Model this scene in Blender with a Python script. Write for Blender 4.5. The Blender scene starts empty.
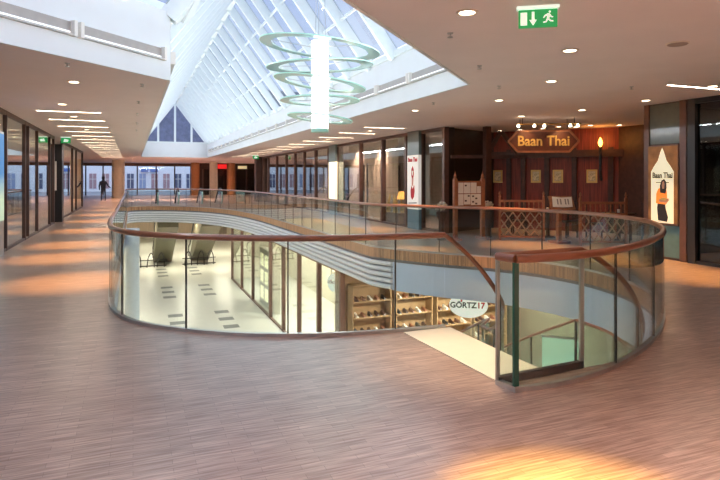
import bpy, bmesh, math, random
from mathutils import Vector, Matrix
from mathutils.geometry import tessellate_polygon
random.seed(7)
SC = bpy.context.scene
COL = SC.collection

# ------------------------------------------------------------------ camera, world, exposure
# plan axes: +Y runs down the long walkway, +X across the opening; camera stands at the origin
PHI = math.atan((360 - 133) / 572.0)
cam = bpy.data.cameras.new('camera'); camo = bpy.data.objects.new('camera', cam); COL.objects.link(camo)
camo.location = (0, 0, 1.65); camo.rotation_euler = (math.radians(90), 0, -PHI)
cam.sensor_width = 36; cam.lens = 572 / 720 * 36; cam.shift_y = -(240 - 178.5) / 720
cam.clip_end = 400
SC.camera = camo
SC.view_settings.view_transform = 'Standard'; SC.view_settings.look = 'None'
SC.view_settings.gamma = 1; SC.view_settings.use_curve_mapping = False
SC.view_settings.exposure = 0.55
SC.cycles.transparent_max_bounces = 40
SC.cycles.max_bounces = 10
SC.cycles.sample_clamp_indirect = 4.0

world = bpy.data.worlds.new('overcast'); SC.world = world; world.use_nodes = True
wn = world.node_tree.nodes; wl = world.node_tree.links
bg = wn['Background']
tc = wn.new('ShaderNodeTexCoord'); nz = wn.new('ShaderNodeTexNoise'); rp = wn.new('ShaderNodeValToRGB')
nz.inputs['Scale'].default_value = 3.2; nz.inputs['Detail'].default_value = 5
rp.color_ramp.elements[0].position = .35; rp.color_ramp.elements[0].color = (.42, .52, .86, 1)
rp.color_ramp.elements[1].position = .68; rp.color_ramp.elements[1].color = (.78, .84, 1, 1)
wl.new(tc.outputs['Generated'], nz.inputs['Vector']); wl.new(nz.outputs['Fac'], rp.inputs['Fac'])
wl.new(rp.outputs['Color'], bg.inputs['Color']); bg.inputs['Strength'].default_value = 1.15

SPOT_W = 640.0      # halogen downlights
TUBE_W = 17.0       # tubes in the skylight well
WARM = (1, .47, .13)

# ------------------------------------------------------------------ materials
MATS = {}
def mat(name, col, rough=.5, metal=0, emit=None, es=0, noise=None, nscale=8, coat=0, bump=0, stretch=(1, 1, 1)):
    if name in MATS: return MATS[name]
    m = bpy.data.materials.new(name); m.use_nodes = True
    n = m.node_tree.nodes; l = m.node_tree.links; b = n['Principled BSDF']
    b.inputs['Base Color'].default_value = (*col, 1); b.inputs['Roughness'].default_value = rough
    b.inputs['Metallic'].default_value = metal; b.inputs['Coat Weight'].default_value = coat
    if emit:
        b.inputs['Emission Color'].default_value = (*emit, 1); b.inputs['Emission Strength'].default_value = es
    amt = .06 if noise is None else noise
    if amt:
        t = n.new('ShaderNodeTexCoord'); mp = n.new('ShaderNodeMapping'); mp.inputs['Scale'].default_value = stretch
        z = n.new('ShaderNodeTexNoise'); z.inputs['Scale'].default_value = nscale; z.inputs['Detail'].default_value = 4
        r = n.new('ShaderNodeValToRGB')
        r.color_ramp.elements[0].position = .3; r.color_ramp.elements[1].position = .7
        r.color_ramp.elements[0].color = (*[max(0, c * (1 - amt)) for c in col], 1)
        r.color_ramp.elements[1].color = (*[min(1, c * (1 + amt)) for c in col], 1)
        l.new(t.outputs['Object'], mp.inputs['Vector']); l.new(mp.outputs['Vector'], z.inputs['Vector'])
        l.new(z.outputs['Fac'], r.inputs['Fac']); l.new(r.outputs['Color'], b.inputs['Base Color'])
        if bump:
            bp = n.new('ShaderNodeBump'); bp.inputs['Strength'].default_value = bump; bp.inputs['Distance'].default_value = .01
            l.new(z.outputs['Fac'], bp.inputs['Height']); l.new(bp.outputs['Normal'], b.inputs['Normal'])
    MATS[name] = m; return m

def glass(name, tint, refl=1.0, rough=.0, haze=0.0, hazecol=(.8, .9, .9)):
    m = bpy.data.materials.new(name); m.use_nodes = True
    n = m.node_tree.nodes; l = m.node_tree.links; n.remove(n['Principled BSDF'])
    out = n['Material Output']; tr = n.new('ShaderNodeBsdfTransparent'); gl = n.new('ShaderNodeBsdfGlossy')
    tr.inputs['Color'].default_value = (*tint, 1); gl.inputs['Roughness'].default_value = rough
    gl.inputs['Color'].default_value = (.95, 1, .98, 1)
    lw = n.new('ShaderNodeLayerWeight'); lw.inputs['Blend'].default_value = .5      # facing = 1 - |cos|, the same from both sides
    pw_ = n.new('ShaderNodeMath'); pw_.operation = 'POWER'; pw_.inputs[1].default_value = 5
    fr = n.new('ShaderNodeMath'); fr.operation = 'MULTIPLY_ADD'; fr.inputs[1].default_value = .96; fr.inputs[2].default_value = .04
    l.new(lw.outputs['Facing'], pw_.inputs[0]); l.new(pw_.outputs[0], fr.inputs[0])
    mu = n.new('ShaderNodeMath'); mu.operation = 'MULTIPLY'; mu.inputs[1].default_value = refl; mu.use_clamp = True
    mx = n.new('ShaderNodeMixShader'); l.new(fr.outputs[0], mu.inputs[0]); l.new(mu.outputs['Value'], mx.inputs['Fac'])
    src = tr
    if haze:
        df = n.new('ShaderNodeBsdfTranslucent'); df.inputs['Color'].default_value = (*hazecol, 1)
        d2 = n.new('ShaderNodeBsdfDiffuse'); d2.inputs['Color'].default_value = (*hazecol, 1)
        ad = n.new('ShaderNodeMixShader'); ad.inputs['Fac'].default_value = .5
        l.new(df.outputs['BSDF'], ad.inputs[1]); l.new(d2.outputs['BSDF'], ad.inputs[2])
        hm = n.new('ShaderNodeMixShader'); hm.inputs['Fac'].default_value = haze
        l.new(tr.outputs['BSDF'], hm.inputs[1]); l.new(ad.outputs['Shader'], hm.inputs[2]); src = hm
    l.new(src.outputs[0], mx.inputs[1]); l.new(gl.outputs['BSDF'], mx.inputs[2]); l.new(mx.outputs['Shader'], out.inputs['Surface'])
    MATS[name] = m; return m

def parquet(name, c1, c2, c3, w, h, rough=.32):
    m = bpy.data.materials.new(name); m.use_nodes = True
    n = m.node_tree.nodes; l = m.node_tree.links; b = n['Principled BSDF']
    t = n.new('ShaderNodeTexCoord')
    def brick(wd, ht, a, bb):
        k = n.new('ShaderNodeTexBrick'); k.inputs['Scale'].default_value = 1
        k.inputs['Brick Width'].default_value = wd; k.inputs['Row Height'].default_value = ht
        k.inputs['Mortar Size'].default_value = .0012; k.inputs['Mortar'].default_value = (*[x * .55 for x in c2], 1)
        k.inputs['Color1'].default_value = (*a, 1); k.inputs['Color2'].default_value = (*bb, 1); k.inputs['Bias'].default_value = 0
        k.offset = .37; k.squash = 1
        l.new(t.outputs['Object'], k.inputs['Vector']); return k
    k1 = brick(w, h, c1, c2); k2 = brick(w * 1.0, h, (.72, .72, .72), (1.28, 1.28, 1.28)); k2.offset = .37
    k2.inputs['Mortar'].default_value = (1, 1, 1, 1)
    mp = n.new('ShaderNodeMapping'); mp.inputs['Scale'].default_value = (1.6, 26, 1)
    z = n.new('ShaderNodeTexNoise'); z.inputs['Scale'].default_value = 2.2; z.inputs['Detail'].default_value = 5
    l.new(t.outputs['Object'], mp.inputs['Vector']); l.new(mp.outputs['Vector'], z.inputs['Vector'])
    r = n.new('ShaderNodeValToRGB'); r.color_ramp.elements[0].position = .36; r.color_ramp.elements[1].position = .68
    r.color_ramp.elements[0].color = (*c3, 1); r.color_ramp.elements[1].color = (1, 1, 1, 1)
    l.new(z.outputs['Fac'], r.inputs['Fac'])
    m1 = n.new('ShaderNodeMix'); m1.data_type = 'RGBA'; m1.blend_type = 'MULTIPLY'; m1.inputs[0].default_value = 1
    l.new(k1.outputs['Color'], m1.inputs[6]); l.new(r.outputs['Color'], m1.inputs[7])
    l.new(m1.outputs[2], b.inputs['Base Color'])
    b.inputs['Roughness'].default_value = rough; b.inputs['Coat Weight'].default_value = .45; b.inputs['Coat Roughness'].default_value = .3
    MATS[name] = m; return m

M_floor = parquet('beech_parquet', (.645, .50, .425), (.50, .375, .315), (.52, .45, .42), .34, .056)
M_lower = mat('cream_stone', (.68, .66, .60), .35, noise=.04, nscale=3)
M_inlay = mat('grey_inlay', (.16, .17, .17), .45)
M_ceil = mat('ceiling_plaster', (.84, .77, .775), .9, noise=.02, nscale=2)
M_white = mat('white_plaster', (.82, .86, .87), .8, noise=.02, nscale=2)
M_steelw = mat('white_steel', (.80, .87, .86), .45, noise=.02)
M_sky = glass('roof_glass', (.50, .545, .58), .8)
M_bal = glass('balustrade_glass', (.905, .945, .93), 1.25)
M_shop = glass('shop_glass', (.84, .87, .86), 1.5)
M_win = glass('window_glass', (.9, .94, .95), 1.0)
M_rail = mat('rail_wood', (.25, .10, .055), .28, noise=.18, nscale=5, coat=.5, stretch=(1, 1, 6))
M_band = mat('band_wood', (.40, .225, .12), .5, noise=.5, nscale=9, stretch=(3.2, 3.2, .1))
M_fascia = mat('fascia_white', (.62, .77, .96), .6, noise=.02)
M_rib = mat('rib_white', (.82, .86, .90), .35, noise=.02)
M_gap = mat('shadow_gap', (.16, .18, .22), .6)
M_dark = mat('dark_bronze', (.075, .042, .035), .38, noise=.12)
M_mull = mat('brown_mullion', (.135, .068, .05), .36, noise=.12)
M_black = mat('black_metal', (.018, .018, .02), .4)
M_steel = mat('brushed_steel', (.55, .57, .58), .3, metal=.9)
M_cream = mat('cream_column', (.76, .72, .58), .6)
M_beige = mat('beige_wall', (.62, .52, .40), .8, noise=.1, nscale=3, stretch=(6, 6, .3))
M_redw = mat('red_wood', (.22, .038, .02), .45, noise=.45, nscale=6, stretch=(5, 5, .25))
M_thai = mat('carved_wood', (.30, .115, .055), .45, noise=.2, nscale=10)
M_darkw = mat('dark_wood', (.06, .026, .018), .5, noise=.25)
M_gold = mat('gold_paint', (.72, .50, .17), .35, metal=.5)
M_paper = mat('white_paper', (.85, .83, .76), .7, noise=.02)
M_green = mat('exit_green', (.02, .30, .09), .4, emit=(.02, .42, .12), es=.35, noise=0)
M_exitw = mat('exit_white', (.9, .95, .9), .4, emit=(.8, 1, .85), es=.5, noise=0)
M_lens = mat('halogen_lens', (1, .9, .7), .4, emit=(1, .86, .62), es=9, noise=0)
M_slot = mat('slot_lamp', (1, .9, .75), .4, emit=(1, .84, .66), es=30, noise=0)
M_tube = mat('lamp_tube', (1, 1, 1), .4, emit=(.95, 1, 1), es=.35, noise=0)
M_cyl = mat('lamp_cylinder', (1, 1, .97), .4, emit=(.95, 1, .95), es=2.6, noise=0)
M_trimring = mat('trim_ring', (.75, .68, .6), .4)
M_ring = glass('ring_glass', (.80, .95, .89), 1.0, .05, haze=.68, hazecol=(.80, .97, .91))
M_ringedge = mat('ring_edge', (.42, .75, .64), .3)
M_blueg = mat('blue_back_panel', (.14, .25, .31), .3)
M_greyg = mat('grey_back_panel', (.13, .17, .17), .3)
M_redp = mat('red_print', (.55, .02, .03), .5)
M_skin = mat('skin', (.55, .32, .22), .6)
M_hair = mat('hair', (.02, .014, .012), .5)
M_orange = mat('orange_cloth', (.75, .20, .03), .7)
M_navy = mat('dark_cloth', (.025, .028, .04), .8)

# ------------------------------------------------------------------ mesh helpers
class MB:
    def __init__(s): s.v = []; s.f = []
    def add(s, vs, fs):
        o = len(s.v); s.v += [tuple(v) for v in vs]; s.f += [tuple(i + o for i in f) for f in fs]; return s
    def box(s, x0, x1, y0, y1, z0, z1):
        vs = [(x, y, z) for z in (z0, z1) for y in (y0, y1) for x in (x0, x1)]
        return s.add(vs, [(0, 2, 3, 1), (4, 5, 7, 6), (0, 1, 5, 4), (2, 6, 7, 3), (0, 4, 6, 2), (1, 3, 7, 5)])
    def obox(s, c, u, v, n, a, b, t):
        c, u, v, n = Vector(c), Vector(u).normalized(), Vector(v).normalized(), Vector(n).normalized()
        vs = [c + u * (a * i) + v * (b * j) + n * (t * k) for k in (-.5, .5) for j in (-.5, .5) for i in (-.5, .5)]
        return s.add(vs, [(0, 2, 3, 1), (4, 5, 7, 6), (0, 1, 5, 4), (2, 6, 7, 3), (0, 4, 6, 2), (1, 3, 7, 5)])
    def beam(s, a, b, w, h, up=(0, 0, 1)):
        a, b = Vector(a), Vector(b); d = b - a; L = d.length; d.normalize()
        sd = d.cross(Vector(up))
        if sd.length < 1e-4: sd = d.cross(Vector((1, 0, 0)))
        sd.normalize(); u2 = sd.cross(d)
        return s.obox((a + b) / 2, d, sd, u2, L, w, h)
    def prism(s, pts, z0, z1):
        n = len(pts); vs = [(p[0], p[1], z0) for p in pts] + [(p[0], p[1], z1) for p in pts]
        return s.add(vs, [tuple(range(n - 1, -1, -1)), tuple(range(n, 2 * n))] + [(i, (i + 1) % n, n + (i + 1) % n, n + i) for i in range(n)])
    def plate(s, pts, o, u, v, t):
        """2-D outline pts drawn in the plane (o,u,v), thickness t along u x v"""
        o, u, v = Vector(o), Vector(u).normalized(), Vector(v).normalized(); nn = u.cross(v)
        n = len(pts); A = [o + u * p[0] + v * p[1] for p in pts]
        tri = tessellate_polygon([[Vector((p[0], p[1], 0)) for p in pts]])
        B = [a + nn * t for a in A]
        fs = [tuple(i + n for i in f) for f in tri] + [tuple(reversed(f)) for f in tri] + [(i, (i + 1) % n, n + (i + 1) % n, n + i) for i in range(n)]
        return s.add(A + B, fs)
    def lathe(s, prof, c=(0, 0, 0), n=24, M=None):
        vs = []; fs = []; k = len(prof)
        for i in range(n):
            a = 2 * math.pi * i / n
            for r, z in prof:
                p = Vector((r * math.cos(a), r * math.sin(a), z))
                if M is not None: p = M @ p
                vs.append(p + Vector(c))
        for i in range(n):
            for j in range(k - 1):
                fs.append((i * k + j, ((i + 1) % n) * k + j, ((i + 1) % n) * k + j + 1, i * k + j + 1))
        if prof[0][0] > 1e-6: fs.append(tuple(i * k for i in reversed(range(n))))
        if prof[-1][0] > 1e-6: fs.append(tuple(i * k + k - 1 for i in range(n)))
        return s.add(vs, fs)
    def ring(s, prof, c=(0, 0, 0), n=32, M=None):
        """closed profile revolved"""
        vs = []; fs = []; k = len(prof)
        for i in range(n):
            a = 2 * math.pi * i / n
            for r, z in prof:
                p = Vector((r * math.cos(a), r * math.sin(a), z))
                if M is not None: p = M @ p
                vs.append(p + Vector(c))
        for i in range(n):
            for j in range(k):
                fs.append((i * k + j, ((i + 1) % n) * k + j, ((i + 1) % n) * k + (j + 1) % k, i * k + (j + 1) % k))
        return s.add(vs, fs)
    def tube(s, path, r, n=10, rs=None):
        P = [Vector(p) for p in path]; vs = []; fs = []; m = len(P)
        for i, p in enumerate(P):
            d = (P[min(i + 1, m - 1)] - P[max(i - 1, 0)]).normalized()
            up = Vector((0, 0, 1)) if abs(d.z) < .95 else Vector((1, 0, 0))
            a = d.cross(up).normalized(); b = a.cross(d); rr = rs[i] if rs else r
            for k in range(n):
                t = 2 * math.pi * k / n; vs.append(p + a * (rr * math.cos(t)) + b * (rr * math.sin(t)))
        for i in range(m - 1):
            for k in range(n):
                fs.append((i * n + k, i * n + (k + 1) % n, (i + 1) * n + (k + 1) % n, (i + 1) * n + k))
        fs.append(tuple(range(n - 1, -1, -1))); fs.append(tuple((m - 1) * n + k for k in range(n)))
        return s.add(vs, fs)
    def strip(s, path, prof, closed=False):
        """vertical profile [(offset to path's left normal, z)...] (closed outline) swept along a plan path"""
        P = [Vector((p[0], p[1], 0)) for p in path]; z0 = [p[2] if len(p) > 2 else 0 for p in path]; m = len(P); vs = []; fs = []; k = len(prof)
        for i, p in enumerate(P):
            if closed: d = P[(i + 1) % m] - P[i - 1]
            else: d = P[min(i + 1, m - 1)] - P[max(i - 1, 0)]
            d.normalize(); nn = Vector((-d.y, d.x, 0))
            for o, z in prof: q = p + nn * o; vs.append((q.x, q.y, z + z0[i]))
        for i in range(m if closed else m - 1):
            a = i * k; b = ((i + 1) % m) * k
            for j in range(k): fs.append((a + j, b + j, b + (j + 1) % k, a + (j + 1) % k))
        if not closed: fs.append(tuple(range(k - 1, -1, -1))); fs.append(tuple((m - 1) * k + j for j in range(k)))
        return s.add(vs, fs)
    def build(s, name, material, parent=None, smooth=False):
        me = bpy.data.meshes.new(name)
        org = Vector((0, 0, 0))
        p = parent
        while p is not None: org += p.location; p = p.parent
        me.from_pydata([tuple(Vector(v) - org) for v in s.v], [], s.f); me.validate(); me.update()
        bm = bmesh.new(); bm.from_mesh(me); bmesh.ops.recalc_face_normals(bm, faces=bm.faces); bm.to_mesh(me); bm.free()
        me.materials.append(material if not isinstance(material, str) else MATS[material])
        if smooth:
            for q in me.polygons: q.use_smooth = True
            try: me.set_sharp_from_angle(angle=math.radians(40))
            except Exception: pass
        o = bpy.data.objects.new(name, me); COL.objects.link(o)
        if parent is not None: o.parent = parent
        return o

def tag(o, label, cat=None, group=None, kind=None):
    if label: o['label'] = label
    if cat: o['category'] = cat
    if group: o['group'] = group
    if kind: o['kind'] = kind
    return o
def thing(name, label, cat, loc=(0, 0, 0), group=None, kind=None):
    o = bpy.data.objects.new(name, None); COL.objects.link(o); o.location = loc; o.empty_display_size = .1
    return tag(o, label, cat, group, kind)
def struct(name, mb, m, parent=None, smooth=False, label=None):
    o = mb.build(name, m, parent, smooth)
    if parent is None: o['kind'] = 'structure'
    if label: o['label'] = label
    return o
def copy_tree(o, loc=None, label=None, group=None, parent=None):
    c = o.copy(); COL.objects.link(c)
    if loc is not None: c.location = loc
    if parent is not None: c.parent = parent
    if label: c['label'] = label
    if group: c['group'] = group
    for ch in list(o.children):
        if ch is not c: copy_tree(ch, parent=c)
    return c
def poly_face(mb, outer, holes, z, flip=False):
    rings = [[Vector((p[0], p[1], 0)) for p in outer]] + [[Vector((p[0], p[1], 0)) for p in h] for h in holes]
    tri = tessellate_polygon(rings); pts = [(v.x, v.y, z) for r in rings for v in r]
    mb.add(pts, [tuple(reversed(t)) if flip else tuple(t) for t in tri])
def catmull(P, step=.25):
    P = [Vector(p) for p in P]; out = []
    Q = [P[0] * 2 - P[1]] + P + [P[-1] * 2 - P[-2]]
    for i in range(1, len(Q) - 2):
        a, b, c, d = Q[i - 1], Q[i], Q[i + 1], Q[i + 2]
        t0 = 0; t1 = t0 + max((b - a).length, 1e-4) ** .5; t2 = t1 + max((c - b).length, 1e-4) ** .5; t3 = t2 + max((d - c).length, 1e-4) ** .5
        n = max(1, int(math.ceil((c - b).length / step)))
        for k in range(n):
            t = t1 + (t2 - t1) * k / n
            A1 = a * ((t1 - t) / (t1 - t0)) + b * ((t - t0) / (t1 - t0)); A2 = b * ((t2 - t) / (t2 - t1)) + c * ((t - t1) / (t2 - t1))
            A3 = c * ((t3 - t) / (t3 - t2)) + d * ((t - t2) / (t3 - t2))
            B1 = A1 * ((t2 - t) / (t2 - t0)) + A2 * ((t - t0) / (t2 - t0)); B2 = A2 * ((t3 - t) / (t3 - t1)) + A3 * ((t - t1) / (t3 - t1))
            out.append(B1 * ((t2 - t) / (t2 - t1)) + B2 * ((t - t1) / (t2 - t1)))
    out.append(P[-1]); return out
def resample(path, L0, L1):
    """sub-path between arclengths"""
    out = []; s = 0
    for i in range(len(path) - 1):
        a, b = path[i], path[i + 1]; d = (b - a).length
        if s + d > L0 and s < L1:
            if not out: out.append(a.lerp(b, max(0, (L0 - s) / d)))
            if s + d >= L1: out.append(a.lerp(b, (L1 - s) / d)); break
            out.append(b.copy())
        s += d
    return out
def plen(path): return sum((path[i + 1] - path[i]).length for i in range(len(path) - 1))
def text_obj(name, s, size, o, u, v, m, parent, depth=.004, bold=0.0, xs=1.0):
    cu = bpy.data.curves.new(name, 'FONT'); cu.body = s; cu.size = size; cu.extrude = depth; cu.offset = bold
    cu.align_x = 'CENTER'; cu.align_y = 'CENTER'; cu.resolution_u = 3
    t = bpy.data.objects.new(name + '_curve', cu); COL.objects.link(t)
    dg = bpy.context.evaluated_depsgraph_get(); me = bpy.data.meshes.new_from_object(t.evaluated_get(dg))
    bpy.data.objects.remove(t); bpy.data.curves.remove(cu)
    u, v = Vector(u).normalized(), Vector(v).normalized(); nn = u.cross(v); o = Vector(o)
    org = Vector((0, 0, 0)); p = parent
    while p is not None: org += p.location; p = p.parent
    for q in me.vertices:
        c = q.co; q.co = o + u * (c.x * xs) + v * c.y + nn * c.z - org
    me.name = name; me.materials.clear(); me.materials.append(m)
    ob = bpy.data.objects.new(name, me); COL.objects.link(ob); ob.parent = parent
    return ob

CEIL = 3.2; LOW = -4.4; SLAB = -.93
V2 = lambda *p: Vector((p[0], p[1], 0))
# ------------------------------------------------------------------ the opening
CTRL = [(3.2, 5.53), (2.6, 5.58), (1.92, 5.69), (1.14, 5.99), (.51, 6.45), (.02, 7.02), (-.22, 7.75), (-.3, 8.8), (-.3, 12), (-.3, 20), (-.3, 30),
        (-.3, 35.3), (.0, 36.1), (.95, 36.1), (2.06, 35.6), (3.5, 33.9), (4.55, 31.2), (5.05, 28.4), (5.3, 25), (5.35, 20), (5.35, 14), (5.355, 12.86), (5.365, 12.74), (5.40, 12.63),
        (5.62, 12.1), (6.25, 11.0), (7.0, 10.05), (7.42, 9.1), (7.56, 8.1), (7.4, 7.15), (7.0, 6.25), (6.4, 5.5), (5.52, 4.72), (4.53, 4.1), (3.68, 3.75), (3.1, 3.65), (2.76, 3.68)]
LOOP = catmull([V2(*p) for p in CTRL], .3)
def near_idx(p): return min(range(len(LOOP)), key=lambda i: (LOOP[i] - V2(*p)).length)
i_kink = near_idx((5.36, 12.75)); i_end = near_idx((4.3, 4.0))
HOLE = [tuple(p[:2]) for p in LOOP[:i_end + 1]] + [(3.9, 3.93), (3.25, 3.9)]

OUT = [(-2.72, 62), (-2.72, 11), (-10.7, 3), (-10.7, -7), (10.15, -7), (10.15, 9.2), (13.6, 9.2), (13.6, 13.2), (11.3, 16.2), (8.8, 15.2), (8.8, 41), (16, 41), (16, 62)]
BIG = [(-10.7, -7), (16, -7), (16, 62), (-10.7, 62)]
mb = MB(); poly_face(mb, BIG, [HOLE], 0.0)
struct('floor', mb, M_floor, label='pale beech parquet floor around the oval opening')
# lower ceiling = underside of the slab
mb = MB(); poly_face(mb, BIG, [HOLE], SLAB)
struct('ceiling_lower', mb, M_ceil)
mb = MB().box(-10.7, 16, -7, 62, LOW - .1, LOW); fl = struct('floor_lower', mb, M_lower, label='cream stone floor of the lower level')
pm = None
for cx in (1.74, 3.74):
    for y0 in (37.5, 30.7, 23.7, 16.7, 9.7):
        for k in range(3):
            y = y0 + 1.38 * k
            if pm is None: pm = MB().box(-.31, .31, -.27, .27, LOW, LOW + .004).build('inlay_tile', M_inlay, fl); pm.location = (cx, y, 0)
            else:
                c = pm.copy(); COL.objects.link(c); c.location = (cx, y, 0)

# slab edge: wood band, shadow gap, fascia / louvre ribs (offsets to the right of travel are into the floor; left normal points into the slab or void)
def sgn():
    a, b = LOOP[20], LOOP[21]; d = (b - a).normalized(); nn = Vector((-d.y, d.x, 0)); q = a + nn
    return 1 if q.x > a.x else -1      # there the void is at +x
SV = sgn()
def prof(r0, r1, z0, z1): return [(SV * r0, z0), (SV * r1, z0), (SV * r1, z1), (SV * r0, z1)]
EDGE = LOOP[:i_end + 1]
struct('trim_1', MB().strip(EDGE, prof(-.02, .05, -.22, .0)), M_band, label='wood band along the edge of the opening')
struct('trim_2', MB().strip(EDGE, prof(-.06, .01, -.29, -.22)), M_gap, label='dark shadow gap under the wood band')
L_end = i_kink + 3
near_l = near_idx((-.3, 35.0))
louv = EDGE[near_l:L_end + 1]
lf = struct('trim_3', MB().strip(louv, prof(-.06, -.02, SLAB - .02, -.29)), mat('louvre_back', (.42, .46, .52), .5), label='ribbed white fascia around the opening')
for k in range(5):
    zc = -.345 - k * .132
    MB().strip(louv, [(SV * -.03, zc - .045), (SV * .05, zc - .045), (SV * .075, zc - .02), (SV * .075, zc + .02), (SV * .05, zc + .045), (SV * -.03, zc + .045)]).build('louvre_rib', M_rib, lf)
pf = struct('trim_4', MB().strip(EDGE[L_end:], prof(-.05, .0, SLAB - .02, -.29)), M_fascia, label='plain pale fascia under the curved end of the gallery')
struct('trim_5', MB().strip(EDGE[:near_l + 1], prof(-.05, .0, SLAB - .02, -.29)), M_fascia, label='plain pale fascia under the near edge')

# ------------------------------------------------------------------ ceiling with the bent skylight hole
SK_L = [(.53, 43.5), (.53, 9.47), (-7.0, 1.94)]
SK_R = [(5.12, 43.5), (5.12, 8.06), (-3.9, -.96)]
SKH = [SK_L[0], SK_L[1], SK_L[2], SK_R[2], SK_R[1], SK_R[0]]
mb = MB(); poly_face(mb, BIG, [SKH], CEIL); poly_face(mb, BIG, [SKH], CEIL + .35)
ce = struct('ceiling', mb, M_ceil, label='warm white suspended ceiling')
UP = 4.25
struct('trim_6', MB().strip([V2(*p) for p in SKH], [(-.0, CEIL - .01), (.12, CEIL - .01), (.12, UP), (0, UP)], closed=True) if False else
       (lambda m: [m.beam((*SKH[i], (CEIL + UP) / 2), (*SKH[(i + 1) % 6], (CEIL + UP) / 2), .04, UP - CEIL + .02) for i in range(6)] and m)(MB()), M_white, label='white upstand wall of the skylight well')

# skylight roof
RZ = 7.3
ridge = [V2(2.83, 43.5), V2(2.83, 8.77), V2(-5.45, .49)]
sky = thing('skylight_roof', 'steep glazed skylight roof with white steel rafters above the well', 'skylight', (2.83, 25, UP))
def z3(p, z): return Vector((p.x, p.y, z))
RAFT = []
n1 = 27
for i in range(n1):
    y = 43.3 - i * (43.3 - 9.6) / (n1 - 1)
    for ex in (.53, 5.12):
        a = Vector((ex, y, UP)); b = Vector((2.83, y, RZ)); RAFT.append((a, b))
        inn = Vector((1 if ex < 2 else -1, 0, 0))
        MB().beam(a - Vector((0, 0, .06)), b - Vector((0, 0, .06)), .11, .26, up=(0, 1, 0) if False else (0, 0, 1)).build('rafter', M_steelw, sky)
dleg = V2(-1, -1).normalized(); perp = V2(1, -1).normalized()
for i in range(7):
    s = .9 + 1.32 * i
    c = ridge[1] + dleg * s
    for sg, hw in ((-1, 2.1), (1, 2.15)):
        base = c + perp * (sg * hw)
        if sg == -1 and s < .6: continue
        MB().beam(z3(base, UP) - Vector((0, 0, .06)), z3(c, RZ) - Vector((0, 0, .06)), .11, .26).build('rafter', M_steelw, sky)
MB().beam((5.12, 8.06, UP - .06), (2.83, 8.77, RZ - .06), .16, .3).build('hip_rafter', M_steelw, sky)
MB().beam((.53, 9.47, UP - .06), (2.83, 8.77, RZ - .06), .16, .3).build('hip_rafter', M_steelw, sky)
MB().beam((2.83, 43.5, RZ - .1), (2.83, 8.77, RZ - .1), .2, .3).build('ridge_beam', M_steelw, sky)
MB().beam((2.83, 8.77, RZ - .1), (-5.45, .49, RZ - .1), .2, .3).build('ridge_beam', M_steelw, sky)
for ex in (.53, 5.12):
    for t in (.33, .66):
        x = ex + (2.83 - ex) * t; z = UP + (RZ - UP) * t
        MB().beam((x, 43.4, z - .02), (x, 9.0, z - .02), .05, .05).build('purlin', M_steelw, sky)
    MB().beam((ex, 43.4, UP), (ex, 8.1 if ex > 2 else 9.5, UP), .14, .12).build('eaves_beam', M_steelw, sky)
ys = [43.3 - i * (43.3 - 9.6) / (n1 - 1) for i in range(n1)]
for ex in (.53, 5.12):
    for j in range(n1 - 1):
        MB().add([(ex, ys[j], UP + .12), (2.83, ys[j], RZ + .12), (2.83, ys[j + 1], RZ + .12), (ex, ys[j + 1], UP + .12)], [(0, 1, 2, 3)]).build('glass_pane', M_sky, sky)
MB().add([(5.12, 9.6, UP + .12), (2.83, 9.6, RZ + .12), (2.83, 8.77, RZ + .12), (5.12, 8.06, UP + .12)], [(0, 1, 2, 3)]).build('glass_pane', M_sky, sky)
MB().add([(.53, 9.6, UP + .12), (2.83, 9.6, RZ + .12), (2.83, 8.77, RZ + .12), (.53, 9.47, UP + .12)], [(0, 1, 2, 3)]).build('glass_pane', M_sky, sky)
def legpt(s, sg, hw): return ridge[1] + dleg * s + perp * (sg * hw)
prev = None
for i in range(8):
    s = .9 + 1.32 * i
    for sg, hw, cor in ((-1, 2.1, (.53, 9.47)), (1, 2.15, (5.12, 8.06))):
        s0 = s - 1.32
        a0 = V2(*cor) if i == 0 else legpt(s0, sg, hw); r0 = ridge[1] if i == 0 else ridge[1] + dleg * s0
        MB().add([z3(a0, UP + .12), z3(r0, RZ + .12), z3(ridge[1] + dleg * s, RZ + .12), z3(legpt(s, sg, hw), UP + .12)], [(0, 1, 2, 3)]).build('glass_pane', M_sky, sky)
# far gable
g = 43.5
for x, zt in ((1.68, UP + (RZ - UP) * .5), (2.83, RZ), (3.98, UP + (RZ - UP) * .5)):
    MB().box(x - .07, x + .07, g - .1, g, UP, zt).build('gable_mullion', M_steelw, sky)
MB().box(.53, 5.12, g - .12, g, UP - .05, UP + .06).build('gable_sill', M_steelw, sky)
for a, b in (((.53, UP), (1.68, UP + (RZ - UP) * .5)), ((1.68, 0), (2.83, 0)), ((2.83, 0), (3.98, 0)), ((3.98, 0), (5.12, UP))):
    h = lambda x: UP + (RZ - UP) * (1 - abs(x - 2.83) / 2.3)
    MB().add([(a[0], g - .03, UP), (b[0], g - .03, UP), (b[0], g - .03, max(UP, h(b[0]))), (a[0], g - .03, max(UP, h(a[0])))], [(0, 1, 2, 3)]).build('gable_pane', M_win, sky)
# end wall of the second leg, out of view
a, b = V2(*SK_L[2]), V2(*SK_R[2]); c = (a + b) / 2
MB().add([z3(a, UP), z3(b, UP), z3(c, RZ + .2)], [(0, 1, 2)]).build('gable_pane', M_win, sky)

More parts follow.
